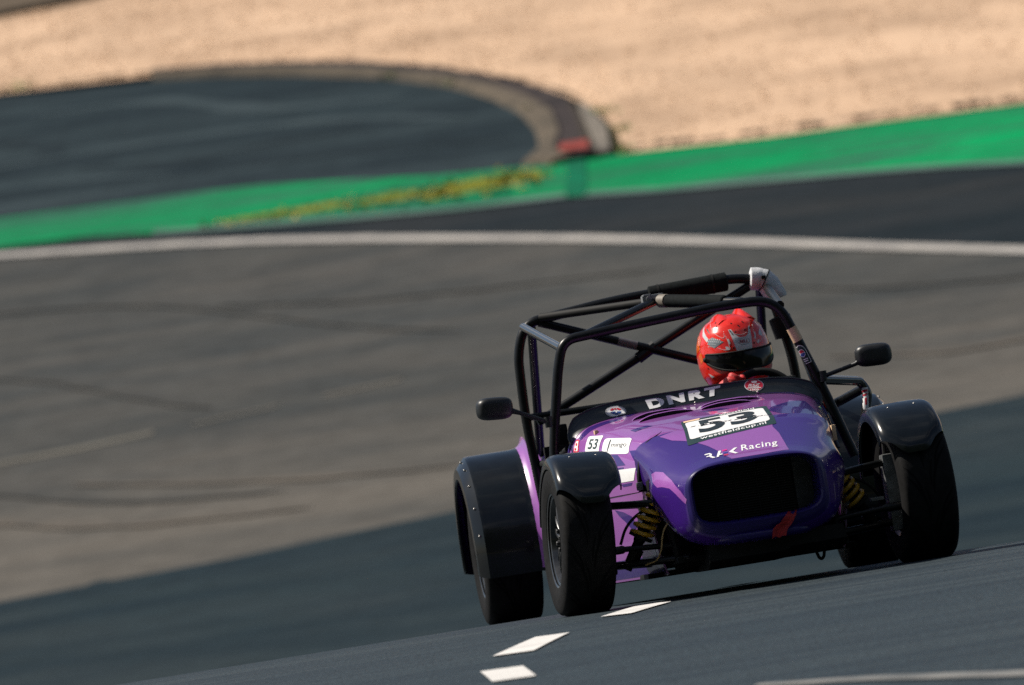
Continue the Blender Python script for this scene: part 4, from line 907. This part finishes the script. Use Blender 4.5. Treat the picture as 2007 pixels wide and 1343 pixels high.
# ================================================================ steering wheel and driver
WC = V((.285, 1.30, .700)); tilt = Matrix.Rotation(radians(-20), 3, 'X')
def rimp(a, r=.135): return WC+tilt @ V((r*cos(a), 0, r*sin(a)))
sw = tube('steering_wheel', [rimp(2*pi*i/48) for i in range(48)], .0155, MATTEB, car, closed=True, seg=12)
for a in (0, pi, -pi/2): tube('wheel_spoke', [WC, rimp(a)], .009, SATIN, sw)
tube('wheel_hub', [WC+V((0, .01, 0)), WC+V((0, -.03, -.008))], .035, MATTEB, sw)
tube('steering_column', [WC+V((0, -.02, 0)), (.22, 1.0, .58)], .014, MATTEB, car)
# bucket seat
bm = bmesh.new(); secs = []
for z, w_, y, dp in ((.16, .20, 1.55, .06), (.17, .21, 1.78, .12), (.30, .22, 1.90, .12), (.50, .235, 1.95, .11), (.66, .23, 1.985, .10), (.76, .17, 2.0, .07), (.80, .12, 2.0, .05)):
    secs.append([V((.26+w_*u, y-dp*abs(u)**3, z)) for u in [-1+.125*i for i in range(17)]])
add_loft(bm, secs, False); bm.normal_update(); thick(bm, .012); new_obj('bucket_seat', bm, MATTEB, car, 60)

def skinned(name, verts, edges, radii, m, parent, levels=2, root=0):
    me = bpy.data.meshes.new(name); me.from_pydata(verts, edges, []); o = link(bpy.data.objects.new(name, me))
    o.modifiers.new('s', 'SKIN'); sub = o.modifiers.new('d', 'SUBSURF'); sub.levels = levels
    for i, r in enumerate(radii): me.skin_vertices[0].data[i].radius = (r, r) if not isinstance(r, tuple) else r
    me.skin_vertices[0].data[root].use_root = True
    dg = bpy.context.evaluated_depsgraph_get(); me2 = bpy.data.meshes.new_from_object(o.evaluated_get(dg))
    bpy.data.objects.remove(o); 
    for p in me2.polygons: p.use_smooth = True
    me2.materials.clear(); me2.materials.append(m); o = link(bpy.data.objects.new(name, me2)); o.parent = parent; me2.name = name
    return o
person = link(bpy.data.objects.new('person', None)); person.matrix_world = Matrix.Translation((XC, 0, 0)) @ Matrix.Rotation(PSI, 4, 'Z')
tag(person, 'driver in a red helmet and red gloves seated in the purple car', 'person')
cx = .26; vs = [(cx, 1.78, .24), (cx, 1.84, .40), (cx, 1.85, .56), (cx, 1.82, .69), (cx, 1.77, .78), (cx, 1.72, .93)]; es = [(0, 1), (1, 2), (2, 3), (3, 4), (4, 5)]; rd = [.15, .15, (.17, .12), (.13, .10), .062, .085]
HANDS = {}
for s in (-1, 1):
    a = radians(139 if s < 0 else 5); hp_ = rimp(a); HANDS[s] = (a, hp_)
    k = len(vs); wr = hp_+V((s*.078, .055, -.026))
    vs += [(cx+s*.17, 1.81, .675), (cx+s*.27, 1.66, .53), tuple(hp_+V((s*.10, .2, -.12))), tuple(wr)]; es += [(3, k), (k, k+1), (k+1, k+2), (k+2, k+3)]; rd += [.075, .052, .043, .033]
    k = len(vs); vs += [(cx+s*.10, 1.68, .25), (cx+s*.11, 1.30, .38), (cx+s*.09, .98, .24)]; es += [(0, k), (k, k+1), (k+1, k+2)]; rd += [.09, .068, .05]
skinned('body', vs, es, rd, SUIT, person)
def fuse(name, bm, m, parent, vox):
    me = bpy.data.meshes.new(name); bm.to_mesh(me); bm.free(); o = link(bpy.data.objects.new(name, me)); r = o.modifiers.new('r', 'REMESH'); r.mode = 'VOXEL'; r.voxel_size = vox
    sm = o.modifiers.new('s', 'SMOOTH'); sm.iterations = 3; sm.factor = .5
    dg = bpy.context.evaluated_depsgraph_get(); me2 = bpy.data.meshes.new_from_object(o.evaluated_get(dg)); bpy.data.objects.remove(o)
    for p in me2.polygons: p.use_smooth = True
    me2.materials.clear(); me2.materials.append(m); me2.name = name; o = link(bpy.data.objects.new(name, me2)); o.parent = parent; return o
def blob(bm, c, r, M3=None):
    g = bmesh.ops.create_uvsphere(bm, u_segments=16, v_segments=10, radius=1)
    for v in g['verts']:
        p = V((v.co.x*r[0], v.co.y*r[1], v.co.z*r[2])); v.co = V(c)+(M3 @ p if M3 else p)
for s in (-1, 1):
    a, hp_ = HANDS[s]; rad = tilt @ V((cos(a), 0, sin(a))); tan = tilt @ V((-sin(a), 0, cos(a)))*s; fwd = rad.cross(tan); 
    if fwd.y > 0: fwd = -fwd
    bm = bmesh.new(); wr = hp_+V((s*.078, .055, -.026))
    # palm behind the rim, knuckles over its top, four fingers curling down in front, thumb along the inside
    K = []
    for i in range(4):
        o = tan*(.031-.0205*i); K.append(hp_+o+rad*.030-fwd*.006)
    mid = (K[1]+K[2])/2
    for i, ki in enumerate(K):
        ln = (.9, 1.0, .97, .82)[i]
        base = wr.lerp(ki, .25)
        add_tube(bm, [base, wr.lerp(ki, .6)+rad*.004, ki], [.017, .0155, .0125], 10)
        c = hp_+tan*(.031-.0205*i)
        p1 = c+rad*.030+fwd*.024*ln; p2 = c+rad*.004+fwd*.033*ln; p3 = c-rad*.016+fwd*.022*ln
        pts = fillet([ki, p1, p2, p3], .012); n = len(pts); add_tube(bm, pts, [.0122-.003*j/n for j in range(n)], 10)
        blob(bm, ki, (.0138,)*3); blob(bm, p3, (.0095,)*3)
    t0 = wr.lerp(K[0], .45); add_tube(bm, fillet([t0, hp_+tan*.052-fwd*.010+rad*.0, hp_+tan*.050+fwd*.015-rad*.014, hp_+tan*.035+fwd*.024-rad*.02], .01), .0115, 10)
    add_tube(bm, [wr-(hp_-wr)*.45, wr, wr.lerp(mid, .3)], [.036, .031, .034], 14)
    gl = fuse('glove', bm, GLOVE, person, .0032)
    if s < 0: tube('glove_strap', [wr.lerp(hp_, -.15), wr.lerp(hp_, .05)], [.0345, .0345], MATTEB, gl, seg=16)

# helmet: shell by height, (half width, front, back)
HC = V((.250, 1.70, .935)); HR = Matrix.Rotation(radians(14), 3, 'Z') @ Matrix.Rotation(radians(-2), 3, 'Y')
HT = [(-.147, .088, .125, .085), (-.142, .102, .150, .105), (-.125, .118, .168, .125), (-.09, .135, .176, .148), (-.05, .1425, .172, .163), (0, .143, .166, .168), (.04, .137, .156, .161), (.075, .124, .140, .147), (.10, .108, .122, .128), (.12, .086, .098, .104), (.134, .058, .068, .072), (.1415, .032, .038, .04), (.1435, .004, .005, .005)]
def hpt(c, az, off=0):
    w_, f, b = interp(HT, c); x = sin(az); y = -cos(az); e = 2/2.25
    return V(((w_+off)*sgnp(x, e), ((f+off) if y < 0 else (b+off))*sgnp(y, e), c))
hm_c = [HT[0][0]+(HT[-1][0]-HT[0][0])*(i/46) for i in range(46)]+[.1415, .1428, .1435]
bm = bmesh.new(); add_loft(bm, [[hpt(c, 2*pi*j/72) for j in range(72)] for c in hm_c], True, (True, True)); bmesh.ops.recalc_face_normals(bm, faces=bm.faces[:])
# aero ridges on the crown
for sx in (-.038, .052):
    secs = []
    for i in range(15):
        t = i/14; y = -.085+.20*t; h = .030*sin(pi*min(1, t*1.05+.02))**.8*(1 if sx > 0 else .5)
        base = .1435-.030*(abs(y)/.12)**2-.018*(sx/.06)**2-.012
        secs.append([V((sx+dx*(1-.4*t)*1.1, y, base+dz*h+(.012 if dz else 0))) for dx, dz in ((-.034, 0), (-.016, .55), (-.004, 1), (.006, 1), (.018, .6), (.036, 0))])
    add_loft(bm, secs, True, (True, True))
add_tube(bm, [hpt(-.143, 2*pi*j/48, .003) for j in range(48)], .006, 8, closed=True)
helmet = new_obj('helmet', bm, REDPAINT, person, 45); helmet.location = HC; helmet.rotation_euler = HR.to_euler(); helmet.scale = (.975, .975, .985)
HB = bvh_of(helmet)
def port_lo(az): return -.086+.052*min(1, abs(az)/1.28)**2.6
def port_hi(az): return -.017+.013*min(1, abs(az)/1.28)**2
secs = []
for i in range(45):
    az = -1.28+2.56*i/44; lo, hi = port_lo(az), port_hi(az)
    secs.append([hpt(lo+(hi-lo)*t, az, .0045+.002*sin(pi*t)) for t in [j/10 for j in range(11)]])
bm = bmesh.new(); add_loft(bm, secs, False); bm.normal_update()
if sum(f.normal.y for f in bm.faces) > 0: bmesh.ops.reverse_faces(bm, faces=bm.faces[:])
thick(bm, .006); new_obj('visor', bm, VISOR, helmet, 50)
rimpts = [hpt(port_hi(-1.3+2.6*i/40)+.003, -1.3+2.6*i/40, .003) for i in range(41)]+[hpt(port_lo(1.3-2.6*i/40)-.003, 1.3-2.6*i/40, .003) for i in range(41)]
tube('eyeport_seal', rimpts, .0045, MATTEB, helmet, closed=True, seg=8)
for sx in (-1, 1):
    bm = bmesh.new(); bmesh.ops.create_uvsphere(bm, u_segments=14, v_segments=8, radius=.012); o = new_obj('visor_pivot', bm, MATTEB, helmet, 180); o.location = hpt(-.022, sx*1.36, .0);
def hpatch(name, pts, m, off=.0009, par=None, ml=.009):
    c = sum((V(p) for p in pts), V())/len(pts); d = -V((c.x, c.y, c.z*.8)).normalized(); return patch(name, pts, d, HB, m, par or helmet, off, ml)
def hline(pts, m, r=.0009):
    P = []
    for p in fillet(pts, .012, 4):
        P.append(V(p)*1.003)
    return tube('helmet_pinstripe', P, r, m, helmet, seg=6)
fp_ = hpatch('helmet_panel', [(-0.0538, -0.1265, 0.0794), (-0.0426, -0.1304, 0.0798), (-0.036, -0.1445, 0.0569), (-0.0218, -0.1535, 0.0428), (0.0033, -0.1555, 0.0404), (0.0174, -0.1508, 0.0498), (0.0327, -0.1319, 0.0815), (0.0393, -0.131, 0.0804), (0.0316, -0.1486, 0.0502), (0.019, -0.1666, -0.0121), (-0.0457, -0.1618, -0.0135), (-0.0506, -0.1489, 0.0372)], GREYPAINT)
QBL = [(-0.0309, -0.1545, 0.0385), (0.0213, -0.1571, 0.0335), (0.0135, -0.1648, 0.0075), (-0.0366, -0.1598, 0.0125)]; HD = (.05, .97, -.25)
e1 = sticker('logo_oval', QBL, [ell(.5, .5, .5, .5, 36)], HD, HB, INK, fp_, .0014, .2); sticker('logo_field', QBL, [ell(.5, .5, .47, .45, 36)], HD, HB, GREYPAINT, e1, .0018, .2)
lettering('lettering', 'BELL', QBL, (.14, .27, .86, .73), HD, HB, mat('dark_red_ink', (.22, .01, .03), .45, vary=.1, vscale=50), e1, .0022, .04)
cb = hpatch('helmet_panel', [(-0.1243, -0.0616, 0.0518), (-0.1102, -0.0843, 0.0625), (-0.0837, -0.1316, 0.0363), (-0.1157, -0.1014, 0.0174), (-0.1269, -0.071, 0.035)], GREYDK)
for i in range(7):
    for j in range(4):
        a = V((-0.1215, -0.064, 0.05)).lerp(V((-0.0895, -0.125, 0.0372)), (i+.5*(j % 2))/7); p = a+V((-.002, .0, -.0095))*(j-.8)
        if j > 1 and i > 4 or j == 3 and i > 3: continue
        dn = -V((p.x, p.y, 0)).normalized(); t_ = V((-dn.y, dn.x, 0)); hpatch('honeycomb_cell', [p+t_*.0022*cos(k*pi/3)+V((0, 0, .0026))*sin(k*pi/3) for k in range(6)], GREYPAINT, .0014, cb)
hpatch('helmet_panel', [(-.105, .014, .108), (-.099, .012, .113), (-0.1127, -0.0145, 0.092), (-0.1204, -0.0662, 0.0576), (-0.1272, -0.0589, 0.047), (-0.1236, -0.0143, 0.0747)], GREYPAINT)
hpatch('orange_highlight', [(-.134, .045, .058), (-.122, .04, .088), (-0.1285, -0.0051, 0.0625), (-0.139, 0.0025, 0.0265), (-0.1376, 0.0481, 0.0092), (-.138, .06, .03)], ORANGE_HIGHLIGHT)  # sun highlight on the helmet's left side, painted as orange patches
hpatch('orange_highlight', [(-.142, .02, .0), (-.140, -.01, .012), (-.141, -.02, -.02), (-.1405, .01, -.035)], ORANGE_HIGHLIGHT)
hline([(-0.059, 0.0302, 0.1344), (-0.0872, -0.0303, 0.1165), (-0.099, -0.0622, 0.0967), (-0.1003, -0.0863, 0.0785), (-0.0941, -0.1076, 0.0625), (-0.0812, -0.127, 0.0499), (-0.0747, -0.1292, 0.054), (-0.0695, -0.1144, 0.0831), (-0.0694, -0.139, 0.0413), (-0.0677, -0.1519, -0.0), (-0.0885, -0.1372, 0.0024), (-0.1082, -0.1124, 0.0174)], GREYPAINT)
hline([(-0.036, -0.1425, 0.060), (-0.0194, -0.149, 0.0525), (0.0005, -0.1505, 0.0515), (0.0161, -0.147, 0.0575)], GREYPAINT, .0012)
hline([(0.0545, -0.1226, 0.084), (0.0464, -0.1445, 0.0506), (0.0462, -0.1597, 0.003), (0.0732, -0.1442, 0.0158), (0.0833, -0.1347, 0.0257)], GREYPAINT)
hline([(-.118, .03, .085), (-0.1261, 0.0311, 0.065), (-0.1373, 0.001, 0.0371), (-0.1427, 0.0033, -0.0003), (-0.1369, 0.0572, -0.0136)], GREYPAINT)
for P in ([(-0.083, -0.1377, 0.0159), (-0.0723, -0.1453, 0.0134), (-0.0713, -0.149, 0.0009), (-0.0828, -0.1414, 0.0024)], [(-0.0698, -0.1376, 0.0437), (-0.0634, -0.1414, 0.0434), (-0.0622, -0.1482, 0.0223), (-0.0683, -0.1453, 0.0215)], [(0.0474, -0.1443, 0.0505), (0.0551, -0.1395, 0.0545), (0.048, -0.1526, 0.0264), (0.0401, -0.1553, 0.0248)], [(0.0522, -0.1536, 0.0173), (0.0632, -0.1482, 0.0205), (0.057, -0.1545, 0.0068), (0.048, -0.158, 0.0054)], [(0.071, -0.1338, 0.0499), (0.0848, -0.1158, 0.0641), (0.0887, -0.1235, 0.0449), (0.0851, -0.1323, 0.0297), (0.0675, -0.1408, 0.039)], [(-.136, -.0345, -.0759), (-.1262, -.069, -.0926), (-.1285, -.0455, -.0973)]): hpatch('helmet_panel', P, GREYPAINT)  # last patch paints a reflection streak on the chin in grey
for P in ([(-0.1042, -0.0209, 0.1023), (-0.1047, -0.0363, 0.0998), (-0.1099, -0.0717, 0.0759), (-0.1112, -0.0558, 0.0829)], [(-.052, -.129, .077), (-.047, -.131, .077), (-.044, -.1365, .068), (-.049, -.135, .068)], [(-.048, -.138, .064), (-.043, -.139, .064), (-.040, -.144, .056), (-.045, -.143, .056)], [(.034, -.134, .077), (.0375, -.134, .077), (.035, -.139, .067), (.031, -.140, .067)]): hpatch('helmet_mark', P, INK, .0014)
for p in ((-0.0818, -0.0805, 0.1031), (-0.0312, -0.1148, 0.103), (-0.0081, -0.1297, 0.0889), (0.0157, -0.1185, 0.1021), (-0.0293, -0.1418, 0.0656), (0.0119, -0.1435, 0.0664), (-0.056, -0.1559, 0.0048), (0.0335, -0.1616, 0.0087), (0.0572, -0.1059, 0.1013), (-.075, -.06, .1165), (-.138, -.0466, -.056), (-.141, .005, .0374)):
    n = V(p).normalized(); t1 = n.cross(V((0, 0, 1))).normalized(); t2 = n.cross(t1); hpatch('vent_hole', [V(p)+t1*.0038*cos(k*pi/5)+t2*.0038*sin(k*pi/5) for k in range(10)], MATTEB, .0013)
